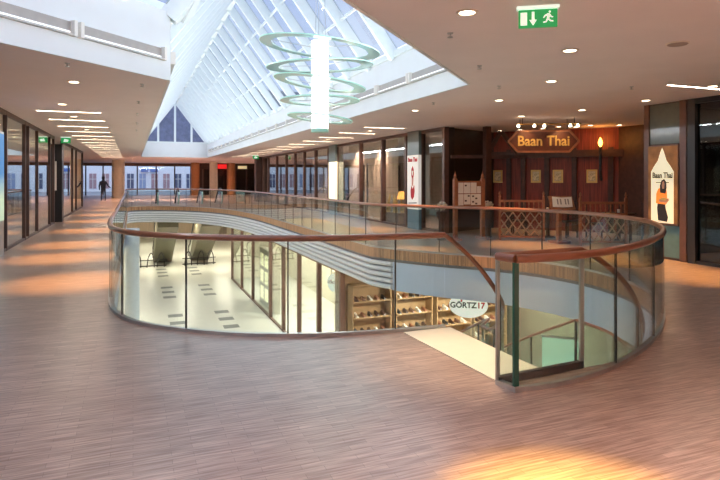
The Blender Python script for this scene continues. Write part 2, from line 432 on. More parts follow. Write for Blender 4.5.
# strip luminaires along the upstand
def strip_lamp(a, b, inward, label, group, first=False):
    a, b, inward = Vector(a), Vector(b), Vector(inward).normalized()
    c = (a + b) / 2; L = (b - a).length; d = (b - a).normalized()
    t = thing('strip_luminaire', label, 'lamp', c + inward * .02, group)
    MB().obox(c + inward * .015, d, inward, (0, 0, 1), L - .12, .03, .17).build('reflector', mat('strip_reflector', (.40, .37, .34), .35, metal=.2), t)
    MB().obox(c + inward * .045 + Vector((0, 0, -.085)), d, inward, (0, 0, 1), L - .12, .09, .02).build('lower_lip', mat('strip_lip', (.55, .55, .52), .4), t)
    MB().tube([c + inward * .055 - d * (L / 2 - .1) + Vector((0, 0, -.055)), c + inward * .055 + d * (L / 2 - .1) + Vector((0, 0, -.055))], .013, 8).build('tube', M_tube, t)
    for s in (-1, 1):
        MB().obox(c + inward * .05 + d * (s * (L / 2 - .04)), d, inward, (0, 0, 1), .05, .10, .2).build('end_cap', M_paper, t)
    ld = bpy.data.lights.get('strip_light') or bpy.data.lights.new('strip_light', 'AREA')
    ld.shape = 'RECTANGLE'; ld.size = 1.4; ld.size_y = .06; ld.energy = TUBE_W; ld.color = (.90, .95, 1)
    lo = bpy.data.objects.new('strip_light', ld); COL.objects.link(lo); lo.parent = t
    dirv = (inward * .95 + Vector((0, 0, .2))).normalized()
    zx = -dirv; xx = d; yy = zx.cross(xx)
    lo.matrix_local = Matrix.Translation(inward * .09 + Vector((0, 0, .03))) @ Matrix((xx, yy, zx)).transposed().to_4x4()
    return t
ZS = 3.62
ORD = 'first second third fourth fifth sixth seventh eighth ninth tenth eleventh twelfth thirteenth fourteenth fifteenth sixteenth seventeenth eighteenth nineteenth twentieth twenty-first'.split()
for i in range(21):
    y = 8.5 + i * 1.6
    strip_lamp((5.10, y, ZS), (5.10, y + 1.58, ZS), (-1, 0, 0), ORD[i] + ' strip luminaire from the skylight bend on the upstand over the restaurant side walkway', 'strip luminaires on the restaurant side upstand')
    if i < 20: strip_lamp((.55, y + 1.3, ZS), (.55, y + 2.88, ZS), (1, 0, 0), ORD[i] + ' strip luminaire from the skylight bend on the upstand over the shop corridor', 'strip luminaires on the corridor side upstand')
dd = V2(-1, -1).normalized()
for i in range(4):
    p = V2(.53, 9.47) + dd * (.14 + 1.62 * i); q = p + dd * 1.6
    strip_lamp((p.x, p.y, ZS - .05), (q.x, q.y, ZS - .05), (1, -1, 0), ORD[i] + ' strip luminaire from the bend along the angled skylight upstand', 'strip luminaires on the angled upstand')
for i in range(4):
    p = V2(5.12, 8.06) + dd * (.3 + 1.62 * i); q = p + dd * 1.6
    strip_lamp((p.x, p.y, ZS - .05), (q.x, q.y, ZS - .05), (-1, 1, 0), ORD[i] + ' strip luminaire from the bend on the angled upstand near the exit sign', 'strip luminaires on the opposite angled upstand')

# ------------------------------------------------------------------ enclosing walls (mostly behind the shops)
wallm = mat('shop_back_wall', (.20, .15, .12), .8, noise=.3, nscale=1.2)
struct('wall_left', MB().box(-7.6, -7.5, 9, 62, 0, CEIL), wallm)
struct('wall_back', MB().box(-10.7, 16, -7.1, -7, LOW, CEIL), M_beige)
struct('wall_side', MB().box(-10.8, -10.7, -7, 62, LOW, CEIL), M_beige)
struct('wall_right', MB().box(16, 16.1, -7, 62, LOW, CEIL), M_beige)

# ------------------------------------------------------------------ balustrade of the opening
bal = thing('glass_balustrade', 'curved frameless glass balustrade with wooden handrail round the oval opening', 'balustrade', (5.35, 20, 0))
Ltot = plen(LOOP); s = 0; joints = [0]
s = .58; joints = [0]
while s < Ltot * .6: joints.append(s); s += 1.15
tail = [Ltot - 1.2 - 1.15 * k for k in range(60)]
joints += sorted(t for t in tail if t > joints[-1] + .5) + [Ltot]
for a, b in zip(joints[:-1], joints[1:]):
    seg = resample(LOOP, a + .006, b - .006)
    MB().strip(seg, [(-.008, .02), (.008, .02), (.008, 1.01), (-.008, 1.01)]).build('glass_panel', M_bal, bal, True)
for a in joints[1:-1]:
    p = resample(LOOP, a - .05, a + .05); d = (p[-1] - p[0]).normalized(); c = resample(LOOP, a, a + .05)[0]
    MB().obox(c + Vector((0, 0, .515)), d, (-d.y, d.x, 0), (0, 0, 1), .012, .02, .99).build('joint_strip', M_black, bal)
MB().strip(LOOP, [(-.025, 0), (.025, 0), (.025, .035), (-.025, .035)]).build('base_channel', M_steel, bal)
MB().tube([p + Vector((0, 0, 1.025)) for p in LOOP], .034, 12).build('handrail', M_rail, bal, True)

# gate return and inner stair guard
guard = thing('stair_head_guard', 'short glass guard with double wooden rail at the head of the stair', 'balustrade', (2.75, 3.8, 0))
P0, P1, P2 = V2(2.76, 3.68), V2(2.72, 3.86), V2(3.64, 3.93)
MB().obox((P0 + P1) / 2 + Vector((0, 0, .52)), P1 - P0, V2(1, .2), (0, 0, 1), .17, .016, .98).build('glass_panel', M_bal, guard)
MB().obox((P1 + P2) / 2 + Vector((0, 0, .52)), P2 - P1, V2(-.07, 1), (0, 0, 1), .9, .016, .98).build('glass_panel', M_bal, guard)
MB().tube([P0 + Vector((0, 0, 1.025)), P1 + Vector((0, 0, 1.025))], .034, 12).build('rail_return', M_rail, guard)
MB().tube([P1 + Vector((0, 0, 1.025)), P2 + Vector((0, 0, 1.025))], .03, 12).build('handrail', M_rail, guard)
for p, w_, m_ in ((P0, .022, mat('green_glass_edge', (.015, .10, .075), .2)), (P1, .014, M_steel), (P2, .02, M_steel)):
    MB().box(p.x - w_, p.x + w_, p.y - .012, p.y + .012, .0, 1.0).build('end_post', m_, guard)
MB().beam(P1 + Vector((0, 0, .03)), P2 + Vector((0, 0, .03)), .05, .06).build('base_channel', M_black, guard)
MB().beam(P0 + Vector((0, 0, .02)), P1 + Vector((0, 0, .02)), .05, .04).build('base_channel', M_steel, guard)
MB().box(P0.x - .03, P0.x + .03, P0.y - .035, P0.y + .03, 0, .04).build('base_shoe', M_steel, guard)

# ------------------------------------------------------------------ stair
st = thing('staircase', 'open stair dropping from the gap in the balustrade to the lower level', 'staircase', (3.3, 4.7, SLAB))
MB().prism([(2.68, 5.5), (3.25, 5.5), (3.25, 3.95), (2.74, 3.9)], .001, .012).build('landing', mat('pale_landing', (.86, .78, .62), .45, noise=.02), st)
MB().box(3.2, 3.25, 3.95, 5.5, -.22, 0).build('nosing', M_gap, st)
M_tread = mat('stair_tread', (.55, .50, .42), .5)
OUTER = catmull([V2(*p) for p in ((3.25, 4.0), (3.8, 4.03), (4.3, 4.12), (4.75, 4.36), (5.3, 4.85), (5.9, 5.6))], .1)
INNER = catmull([V2(*p) for p in ((3.25, 5.45), (3.7, 5.46), (4.02, 5.58), (4.25, 5.95), (4.5, 6.5), (4.85, 7.2))], .1)
def at_frac(path, f):
    L_ = plen(path); return resample(path, min(L_ * f, L_ - .002), L_)[0]
LZ = -1.52
for k in range(8):
    f0, f1 = k / 8, min(1, (k + 1.12) / 8); z = LZ * (k + 1) / 8
    q = [at_frac(OUTER, f0), at_frac(OUTER, f1), at_frac(INNER, f1), at_frac(INNER, f0)]
    MB().prism([(p.x, p.y) for p in q], z - .16, z).build('step', M_tread, st)
MB().prism([(5.9, 5.6), (6.24, 6.3), (6.3, 6.95), (5.3, 7.75), (4.85, 7.2)], LZ - .16, LZ).build('half_landing', M_tread, st)
for k in range(15):
    f = k / 15; g_ = (k + 1.1) / 15; z = LZ - .18 * (k + 1)
    lo_, hi_ = 6.95 + 5.1 * f, 6.95 + 5.1 * g_; l2, h2 = 7.75 + 4.3 * f, 7.75 + 4.3 * g_
    MB().prism([(6.3, lo_), (6.28, hi_), (5.32, h2), (5.3, l2)], max(z - .16, LOW), z).build('step', M_tread, st)
def rail_run(pts, parent, drop=.98, r=.026, glassz=True):
    path = catmull([Vector(p) for p in pts], .12)
    MB().tube(path, r, 10).build('stair_rail', M_rail, parent, True)
    L = plen(path); k = max(1, round(L / 1.2))
    for j in range(k):
        seg = resample(path, L * j / k + .005, L * (j + 1) / k - .005)
        MB().strip([(p.x, p.y, p.z) for p in seg], [(-.007, -drop), (.007, -drop), (.007, -.02), (-.007, -.02)]).build('stair_glass', M_bal, parent, True)
        if j:
            q = seg[0]; MB().box(q.x - .01, q.x + .01, q.y - .01, q.y + .01, q.z - drop, q.z).build('stair_joint', M_black, parent)
rail_run([(3.2, 5.53, 1.025), (3.24, 5.53, 1.0), (3.45, 5.52, .83), (3.7, 5.52, .58), (3.97, 5.55, .22), (4.2, 5.9, -.08), (4.45, 6.45, -.36), (4.8, 7.2, -.54)], st)
rail_run([(3.64, 3.93, 1.025), (3.78, 3.94, .97), (4.22, 4.02, .70), (4.71, 4.27, .285), (5.25, 4.77, -.15), (5.75, 5.35, -.46), (5.96, 5.6, -.52)], st)
rail_run([(5.96, 5.6, -.52), (6.24, 6.25, -.52), (6.3, 6.9, -.52)], st)
rail_run([(6.3, 6.93, -.52), (6.28, 8.3, -1.2), (6.28, 10.3, -2.3), (6.28, 11.9, -3.3)], st, r=.022)
rail_run([(4.8, 7.2, -.54), (5.28, 7.75, -.6), (5.3, 8.9, -1.2), (5.3, 10.5, -2.3), (5.3, 11.9, -3.3)], st, r=.022)
MB().box(6.28, 6.31, 6.9, 6.93, LZ, -.5).build('newel_post', M_black, st)

# ------------------------------------------------------------------ ceiling fittings
dl0 = thing('downlight', 'x', 'downlight', (0, 0, CEIL))
MB().ring([(.075, -.012), (.10, -.012), (.105, 0), (.075, .0)], n=20, c=(0, 0, CEIL)).build('trim_ring', M_trimring, dl0)
MB().lathe([(.0, -.004), (.075, -.004), (.075, .0), (0, .0)], c=(0, 0, CEIL), n=20).build('lens', M_lens, dl0)
sl = bpy.data.lights.new('halogen', 'SPOT'); sl.energy = SPOT_W; sl.spot_size = math.radians(46); sl.spot_blend = 1.0; sl.color = WARM; sl.shadow_soft_size = .06
sl3 = sl.copy(); sl3.name = 'halogen_wide_fill'; sl3.spot_size = math.radians(120); sl3.spot_blend = .6; sl3.energy = 680; sl3.color = (1, .70, .58)
sl6 = sl3.copy(); sl6.name = 'halogen_shop'; sl6.energy = 300
sl4 = sl.copy(); sl4.name = 'halogen_stair'; sl4.energy = 330; sl4.color = (1, .74, .48)
sl5 = sl.copy(); sl5.name = 'halogen_narrow'; sl5.spot_size = math.radians(31); sl5.energy = 1500; sl5.color = (1, .55, .09)
sl2 = sl.copy(); sl2.name = 'halogen_dimmed'; sl2.energy = 70; sl2.color = (1, .55, .25)
so = bpy.data.objects.new('halogen', sl); COL.objects.link(so); so.parent = dl0; so.location = (0, 0, -.03)
used = [False]
def downlight(x, y, label, group, z=CEIL, dim=False):
    if not used[0]:
        used[0] = True; dl0.location = (x, y, z); dl0['label'] = label; dl0['group'] = group; return dl0
    c = copy_tree(dl0, (x, y, z), label, group)
    if dim:
        for k in c.children:
            if k.type == 'LIGHT': k.data = {'wide': sl3, 'stair': sl4, 'narrow': sl5, 'shop': sl6}.get(dim, sl2)
    return c
for i, y in enumerate((13.34, 15.87, 20.0, 24.3, 28.5, 32.5, 36.6, 40.7, 45, 50)):
    downlight(-1.37, y, ORD[i] + ' halogen downlight between the corridor lamp slots, counted from the angled skylight edge', 'downlights of the long corridor')
downlight(-.88, 10.2, 'round halogen downlight alone under the angled skylight edge', 'downlight near the angled upstand')
for i, y in enumerate((17.06, 21.4, 26.06, 30.6, 35, 39.5)):
    downlight(7.12, y, ORD[i] + ' halogen downlight between the lamp slots of the walkway, counted from the restaurant', 'downlights of the restaurant side walkway')
for x, y in ((6.18, 7.33), (6.72, 9.49), (8.96, 11.71), (9.42, 10.15), (9.44, 8.44), (5.96, 11.62), (9.03, 6.73)):
    downlight(x, y, 'round halogen downlight in the ceiling in front of the restaurant', 'downlights before the restaurant')
downlight(4.9, 5.48, 'round halogen downlight over the stair, lit white', 'downlights over the stair head', dim='stair')
downlight(2.89, 4.58, 'round halogen downlight with yellow rim over the stair landing', 'downlights over the stair head', dim='stair')
for x, y in ((2.0, 2.15), (5.0, -.8), (1.9, -.6), (2.0, -3.5), (5.0, -3.6), (8.0, -3), (-1.8, -3.6), (-5.5, -3.6), (-8.6, -1)):  # wide lamps: added fill, out of view; narrow one casts the floor pool
    downlight(x, y, 'unseen round halogen downlight over the open parquet before the stair', 'downlights over the open parquet', dim='wide' if (x, y) != (2.0, 2.15) else 'narrow')
for x, y in ((0, 47), (3, 47), (6, 47), (12, 47), (2, 55), (8, 55)):
    downlight(x, y, 'small downlight in the ceiling beyond the skylight gable', 'downlights beyond the skylight', dim='wide')

s0 = thing('slot_luminaire', 'x', 'lamp', (0, 0, CEIL))
MB().box(-.66, .66, -.026, .026, CEIL - .006, CEIL).build('diffuser', M_slot, s0)
MB().box(-.69, .69, -.04, -.026, CEIL - .01, CEIL).build('slot_edge', M_trimring, s0)
MB().box(-.69, .69, .026, .04, CEIL - .01, CEIL).build('slot_edge', M_trimring, s0)
us = [False]
def slot(x, y, label, group):
    if not us[0]: us[0] = True; s0.location = (x, y, CEIL); s0['label'] = label; s0['group'] = group
    else: copy_tree(s0, (x, y, CEIL), label, group)
for i in range(16): slot(-1.38, 14.78 + 2.05 * i, ORD[i] + ' glowing slot luminaire across the long corridor ceiling from the angled skylight edge', 'slot luminaires of the long corridor')
for i in range(12): slot(7.15, 15.95 + 2.25 * i, ORD[i] + ' glowing slot luminaire across the walkway ceiling, counted from the restaurant', 'slot luminaires of the restaurant side walkway')
slot(8.9, 6.9, 'glowing linear slot luminaire before the dark shop window', 'slot luminaire by the dark window')

sp0 = thing('sprinkler', 'x', 'sprinkler', (0, 0, CEIL))
MB().lathe([(0, -.05), (.03, -.05), (.03, -.042), (.008, -.04), (.008, -.012), (.03, -.01), (.035, 0), (0, 0)], c=(0, 0, CEIL), n=10).build('sprinkler_head', M_steel, sp0)
usp = [False]
for x, y in ((3.14, 5.31), (4.42, 6.69), (5.7, 8.05), (7.81, 7.27), (5.69, 10.29)):
    lab, gr = 'small pendent sprinkler head in the ceiling between skylight and restaurant', 'sprinklers on the restaurant side'
    if not usp[0]: usp[0] = True; sp0.location = (x, y, CEIL); tag(sp0, lab, None, gr)
    else: copy_tree(sp0, (x, y, CEIL), lab, gr)
for x, y in ((-.82, 8.59), (.14, 10.04), (.1, 12.3), (.1, 14.6), (.1, 17), (.1, 19.5)):
    copy_tree(sp0, (x, y, CEIL), 'small pendent sprinkler head in the ceiling beside the long corridor', 'sprinklers on the corridor side')
sm = thing('ceiling_speaker', 'flat round grey ceiling speaker standing slightly proud of the ceiling', 'speaker', (5.8, 4.75, CEIL))
MB().lathe([(0, -.02), (.10, -.02), (.11, -.012), (.11, 0), (0, 0)], c=(5.8, 4.75, CEIL)).build('grille', mat('speaker_grille', (.34, .27, .25), .7), sm)
MB().ring([(.11, -.014), (.125, -.01), (.125, 0), (.11, 0)], c=(5.8, 4.75, CEIL)).build('rim', M_trimring, sm)

def exit_sign(c, n, w_, h_, label, detail=True):
    """c: top centre at the ceiling; n: facing"""
    n = Vector(n).normalized(); u = Vector((0, 0, 1)).cross(n).normalized(); up = Vector((0, 0, 1)); c = Vector(c)
    t = thing('exit_sign', label, 'exit sign', c)
    MB().obox(c - up * .012, u, n, up, w_ + .03, .07, .024).build('ceiling_mount', M_exitw, t)
    MB().obox(c - up * (.03 + h_ / 2), u, up, n, w_, h_, .03).build('panel', M_green, t)
    o = c - up * (.03 + h_ / 2) + n * .016
    P = lambda pts, nm: MB().plate(pts, o, u, up, .002).build(nm, M_exitw, t)
    w2, h2 = w_ / 2, h_ / 2
    if detail:
        P([(-w2 * .9, -h2 * .75), (-w2 * .56, -h2 * .75), (-w2 * .56, h2 * .7), (-w2 * .9, h2 * .7)], 'door_mark')
        x = -w2 * .25; a = w2 * .07
        P([(x - a, h2 * .75), (x - a, -h2 * .15), (x - a * 2.8, -h2 * .15), (x, -h2 * .8), (x + a * 2.8, -h2 * .15), (x + a, -h2 * .15), (x + a, h2 * .75)], 'arrow_mark')
        k = h2 * .9; x = w2 * .52
        man = [(-.05, .55), (.22, .5), (.42, .2), (.62, .12), (.58, .0), (.33, .06), (.22, .2), (.12, -.1), (.34, -.3), (.62, -.36), (.64, -.5), (.25, -.46), (.0, -.24), (-.18, -.55), (-.55, -.62),
               (-.6, -.48), (-.28, -.4), (-.16, -.1), (-.1, .25), (-.32, .2), (-.48, -.02), (-.6, .05), (-.4, .36)]
        P([(x + p[0] * k, p[1] * k) for p in man], 'running_figure')
        P([(x + (.2 + .14 * math.cos(t_ * .785)) * k, (.74 + .14 * math.sin(t_ * .785)) * k) for t_ in range(8)], 'figure_head')
    else:
        P([(-w2 * .5, -h2 * .5), (w2 * .4, -h2 * .5), (w2 * .6, h2 * .2), (-w2 * .3, h2 * .6)], 'running_figure')
    return t
exit_sign((3.39, 4.2, CEIL), (-.55, -.84, 0), .335, .16, 'green emergency exit sign with down arrow under the ceiling near the stair')
exit_sign((-2.33, 23.9, CEIL), (0, -1, 0), .32, .2, 'green exit sign above the dark box column of the long corridor', False)
exit_sign((7.6, 38.0, CEIL), (0, -1, 0), .4, .22, 'green exit sign at the far end of the restaurant side shopfronts', False)

# ------------------------------------------------------------------ ring chandelier
CX, CY = 2.83, 8.9
ch = thing('ring_chandelier', 'glowing cylinder pendant with five tilted green glass rings below the skylight', 'chandelier', (CX, CY, 2.4))
MB().lathe([(0, 2.46), (.137, 2.46), (.137, 3.88), (0, 3.88)], c=(CX, CY, 0), n=32).build('lamp_cylinder', M_cyl, ch, True)
MB().lathe([(0, 2.40), (.142, 2.40), (.142, 2.46), (0, 2.46)], c=(CX, CY, 0), n=32).build('bottom_cap', M_ringedge, ch, True)
MB().lathe([(0, 3.88), (.142, 3.88), (.10, 3.93), (.03, 3.95), (0, 3.95)], c=(CX, CY, 0), n=32).build('top_cap', M_steelw, ch, True)
cr = Vector((math.cos(PHI), -math.sin(PHI), 0)); cf = Vector((math.sin(PHI), math.cos(PHI), 0))
for z, r, w_, roll, pitch in ((3.78, .985, .19, 6.5, 2), (3.48, .875, .20, -2, 3.5), (3.2, .755, .19, 8, 0), (2.92, .65, .15, 0, 0), (2.63, .535, .15, 6, -2)):
    M = Matrix.Rotation(math.radians(roll), 3, cf) @ Matrix.Rotation(math.radians(pitch), 3, cr)
    rg = MB().ring([(r - w_, -.008), (r - .006, -.008), (r - .006, .008), (r - w_, .008)], c=(CX, CY, z), n=64, M=M).build('glass_ring', M_ring, ch, True)
    MB().ring([(r - .006, -.009), (r, -.009), (r, .009), (r - .006, .009)], c=(CX, CY, z), n=64, M=M).build('ring_edge', M_ringedge, rg, True)
    for k in range(3):
        a = k * 2.094 + r
        MB().tube([Vector((CX, CY, z)) + Vector((.13 * math.cos(a), .13 * math.sin(a), 0)), Vector((CX, CY, z)) + M @ Vector(((r - w_ + .02) * math.cos(a), (r - w_ + .02) * math.sin(a), 0))], .006, 6).build('spoke', M_steel, rg)
for k in range(3):
    a = k * 2.094
    MB().tube([(CX + .1 * math.cos(a), CY + .1 * math.sin(a), 3.9), (CX + .02 * math.cos(a), CY + .02 * math.sin(a), 7.0)], .005, 6).build('cable', M_steel, ch)

# ------------------------------------------------------------------ shopfronts
def shopfront(label, X, side, mulls, zt, zb=0.0, panes=None, mw=.10, md=.16, header=.1, m=None, gm=None):
    """glazed wall in the plane x=X; side = -1 if the mall is at smaller x"""
    m = m or M_dark; gm = gm or M_shop
    t = thing('shopfront', label, 'shopfront', (X, (mulls[0] + mulls[-1]) / 2, zb))
    for y in mulls: MB().box(X - md / 2, X + md / 2, y - mw / 2, y + mw / 2, zb, zt).build('mullion', m, t)
    MB().box(X - md * .45, X + md * .45, mulls[0], mulls[-1], zt - header, zt).build('header', m, t)
    MB().box(X - md * .4, X + md * .4, mulls[0], mulls[-1], zb, zb + .06).build('sill', m, t)
    for a, b in zip(mulls[:-1], mulls[1:]):
        if b - a > .25: MB().box(X - .008, X + .008, a + mw / 2, b - mw / 2, zb + .06, zt - header).build('pane', gm, t)
    return t
shopfront('dark framed shopfront beside the blue lit poster', -2.72, 1, [11, 13, 15.12, 17.55, 18.1, 19.75, 22.55, 23.6], CEIL - .005, mw=.07, md=.10)
shopfront('dark framed shopfront past the black box column', -2.72, 1, [26.4, 30.6, 32.6, 36.4], CEIL - .005, mw=.09, md=.11)
bc = thing('box_column', 'black box column with white notice strip between the corridor shopfronts', 'column', (-2.8, 24.6, 0))
MB().box(-3.1, -2.5, 24.3, 24.9, 0, 2.95).build('column_body', M_black, bc)
MB().box(-2.75, -2.68, 24.28, 24.3, 1.2, 2.3).build('notice', M_paper, bc)
bp = thing('lit_poster', 'tall blue and pale green lit poster before the corridor shop window', 'poster', (-2.63, 13.6, 0))
MB().box(-2.66, -2.60, 12.7, 14.36, 0, 2.65).build('poster_frame', M_steel, bp)
mpost = bpy.data.materials.new('blue_poster'); mpost.use_nodes = True
n = mpost.node_tree.nodes; l = mpost.node_tree.links; b = n['Principled BSDF']; t_ = n.new('ShaderNodeTexCoord'); z_ = n.new('ShaderNodeSeparateXYZ'); r_ = n.new('ShaderNodeValToRGB')
l.new(t_.outputs['Generated'], z_.inputs[0]); l.new(z_.outputs['Z'], r_.inputs['Fac']); l.new(r_.outputs['Color'], b.inputs['Emission Color']); l.new(r_.outputs['Color'], b.inputs['Base Color'])
r_.color_ramp.elements[0].color = (.55, .75, .55, 1); r_.color_ramp.elements[0].position = .25; r_.color_ramp.elements[1].color = (.03, .22, .55, 1); r_.color_ramp.elements[1].position = .55
b.inputs['Emission Strength'].default_value = .28
MB().box(-2.6, -2.59, 12.74, 14.33, .75, 2.6).build('poster_print', mpost, bp)

# things in the corridor shops
def shelf_unit(x, y, z, w_, d_, h_, n_, label, m, along='y', group=None, items=0, imats=()):
    t = thing('shelf_unit', label, 'shelf', (x, y, z), group)
    X = (x - d_ / 2, x + d_ / 2, y - w_ / 2, y + w_ / 2) if along == 'y' else (x - w_ / 2, x + w_ / 2, y - d_ / 2, y + d_ / 2)
    if along == 'y':
        for yy in (X[2], X[3] - .03): MB().box(X[0], X[1], yy, yy + .03, z, z + h_).build('side_panel', m, t)
        MB().box(X[1] - .02, X[1], X[2], X[3], z, z + h_).build('back_panel', m, t)
    else:
        for xx in (X[0], X[1] - .03): MB().box(xx, xx + .03, X[2], X[3], z, z + h_).build('side_panel', m, t)
        MB().box(X[0], X[1], X[3] - .02, X[3], z, z + h_).build('back_panel', m, t)
    for k in range(n_ + 1):
        zz = z + (h_ - .03) * k / n_
        MB().box(X[0], X[1], X[2], X[3], zz, zz + .03).build('shelf_board', m, t)
    return t
for i, y in enumerate((13.5, 17, 21, 28.5, 33)):
    shelf_unit(-6.9, y, 0, 2.4, .5, 2.2, 4, 'tall wooden shelf unit at the back of the corridor shops', mat('shop_shelf', (.34, .22, .14), .6), group='shelves at the back of the corridor shops')
for i, y in enumerate((16.2, 19.2, 21.6, 30)):
    t = thing('display_table', 'low dark display table inside the corridor shop', 'table', (-4.6, y, 0), 'display tables in the corridor shops')
    MB().box(-5.1, -4.1, y - .6, y + .6, .72, .77).build('tabletop', M_darkw, t)
    for sx in (-5.05, -4.2):
        for sy in (-.55, .48): MB().box(sx, sx + .07, y + sy, y + sy + .07, 0, .72).build('leg', M_darkw, t)

# restaurant-side shops
shopfront('brown framed shopfront with posters on the restaurant side walkway', 8.7, -1, [14.98, 16.45, 17.55, 19.55, 21.8, 24.85, 25.9, 28.0, 30.1, 32, 34, 36.5, 39, 40.6], CEIL - .005, mw=.13, m=M_mull)
struct('wall_shop_end', MB().box(8.82, 9.05, 15.05, 15.15, 0, CEIL), mat('black_panelling', (.022, .014, .012), .3, noise=.3))
struct('wall_shop_back', MB().box(12.4, 12.5, 16.7, 41, 0, CEIL), M_beige)
struct('wall_shop_far', MB().box(8.7, 12.5, 40.9, 41, 0, CEIL), M_darkw)
dc = thing('square_column', 'dark square column at the far end of the restaurant side shopfronts', 'column', (8.55, 41.2, 0))
MB().box(8.2, 8.9, 40.8, 41.5, 0.08, CEIL).build('shaft', M_darkw, dc); MB().box(8.15, 8.95, 40.75, 41.55, 0, .08).build('plinth', M_black, dc)
# curtain panels behind the glass
for i, y in enumerate((20.6, 21.5, 22.4, 23.3, 24.2, 25.1)):
    cpts = [(9.6 + .03 * math.sin(k * 1.1), y - .42 + k * .84 / 16) for k in range(17)]
    tag(MB().strip([V2(*p) for p in cpts], [(-.006, .0), (.006, .0), (.006, 3.19), (-.006, 3.19)]).build('curtain', mat('beige_curtain', (.60, .47, .35), .8), None, True), 'pleated beige curtain hanging behind the restaurant side shop window', 'curtain', 'beige curtains behind the shop window')
for y in (22.6, 23.0): 
    tag(MB().tube([(9.3, y, 0), (9.3, y, 2.3)], .035, 10).build('door_pull', M_black), 'tall dark pole standing before the beige curtains', 'pole', 'dark poles before the curtains')
# lit vertical panel at px 331 and poster panel at px 412
lp = thing('light_column', 'narrow tall cream light box between two shop windows', 'light box', (8.55, 24.92, 0))
MB().box(8.505, 8.6, 24.45, 25.4, 0, .66).build('base_panel', M_blueg, lp)
MB().box(8.505, 8.6, 24.45, 25.4, 2.41, 3.19).build('top_panel', M_greyg, lp)
MB().box(8.505, 8.6, 24.45, 25.4, .66, 2.41).build('lit_face', mat('cream_lit', (.95, .9, .7), .5, emit=(1, .93, .68), es=.6, noise=0), lp)
pp = thing('advertising_poster', 'white poster with red figure and red lettering on a blue back panel', 'poster', (8.53, 16.73, 0))
MB().box(8.5, 8.6, 16.33, 17.13, 0, .65).build('lower_panel', M_blueg, pp)
MB().box(8.5, 8.6, 16.33, 17.13, 2.41, 3.19).build('upper_panel', M_greyg, pp)
po = MB().box(8.49, 8.6, 16.33, 17.13, .65, 2.41).build('poster_sheet', mat('poster_white', (.85, .83, .78), .5, emit=(1, .97, .9), es=.2, noise=0), pp)
PX, PY = 8.485, 16.73
text_obj('lettering', 'Baan Thai', .19, (PX, PY, 2.26), (0, -1, 0), (0, 0, 1), M_redp, po, bold=.006, xs=.88)
def plateX(pts, x, y, z, m, nm, par, k=1): return MB().plate([(p[0] * k, p[1] * k) for p in pts], (x, y, z), (0, -1, 0), (0, 0, 1), .003).build(nm, m, par)
plateX([(-.05, .0), (-.1, .12), (-.08, .3), (-.03, .36), (.0, .4), (.03, .36), (.08, .3), (.1, .12), (.05, 0)], PX, PY, 1.66, M_redp, 'figure_head', po)
plateX([(-.045, .05), (.045, .05), (.05, .2), (-.05, .2)], PX - .004, PY, 1.7, M_paper, 'figure_face', po)
plateX([(-.05, 0), (.04, .02), (.07, .26), (-.06, .3)], PX, PY, 1.4, mat('pink_print', (.7, .35, .3), .6), 'figure_body', po)
plateX([(-.02, 0), (-.12, .1), (-.14, .3), (-.08, .46), (.02, .36), (.12, .5), (.15, .3), (.1, .1)], PX, PY, .95, M_redp, 'figure_skirt', po)
plateX([(-.3, 0), (.3, .03), (.3, .06), (-.3, .03)], PX, PY, .82, M_navy, 'script_line', po)
# golden window display at px 385-405
ds = thing('display_plinth', 'low plinth in the shop window carrying gilded ornaments', 'plinth', (9.2, 19.5, 0))
MB().box(8.9, 9.5, 18.7, 20.3, 0, .35).build('plinth_body', M_darkw, ds); MB().box(8.88, 9.52, 18.68, 20.32, .35, .39).build('plinth_top', M_mull, ds)
for i in range(14):
    y = 18.8 + .1 * i; x = (8.98, 9.42)[i % 2]; r = .055 + .035 * random.random(); h = .3 + .4 * random.random()
    tag(MB().lathe([(0, 0), (r, 0), (r * .5, h * .2), (r * 1.1, h * .5), (r * .8, h * .75), (r * .3, h * .9), (r * .35, h), (0, h)], c=(x, y, .39), n=12).build('ornament', M_gold if i % 3 else M_steel, None, True), 'small turned metal ornament on the shop window plinth', 'ornament', 'ornaments on the window plinth')
tl = thing('table_lamp', 'small orange shaded lamp above the gilded window display', 'lamp', (9.2, 19.05, .39))
MB().lathe([(0, 0), (.1, 0), (.1, .02), (.015, .04), (.015, .55), (0, .55)], c=(9.2, 19.05, .39), n=14).build('stand', M_gold, tl)
MB().lathe([(.17, .5), (.17, .5), (.1, .78), (.1, .78)], c=(9.2, 19.05, .39), n=20).build('shade', mat('orange_shade', (.9, .4, .1), .6, emit=(1, .45, .1), es=1.2, noise=0), tl)
ld = bpy.data.lights.new('table_lamp_bulb', 'POINT'); ld.energy = 60; ld.color = (1, .6, .25); ld.shadow_soft_size = .04
lo = bpy.data.objects.new('table_lamp_bulb', ld); COL.objects.link(lo); lo.parent = tl; lo.location = (0, 0, .62)
for i, (x, y) in enumerate(((9.15, 18.4), (9.2, 21.6), (9.2, 24.2), (10.4, 28), (10.6, 32), (10.6, 37))):
    downlight(x, y, 'downlight inside the restaurant side shops, seen through the glass', 'downlights inside the restaurant side shops', dim='shop')
for i, y in enumerate((26.8, 29.2, 31.6, 34)):
    shelf_unit(12.1, y, 0, 2.0, .5, 2.3, 4, 'dark shelf unit at the back of the restaurant side shops', M_darkw, group='shelves at the back of the restaurant side shops')

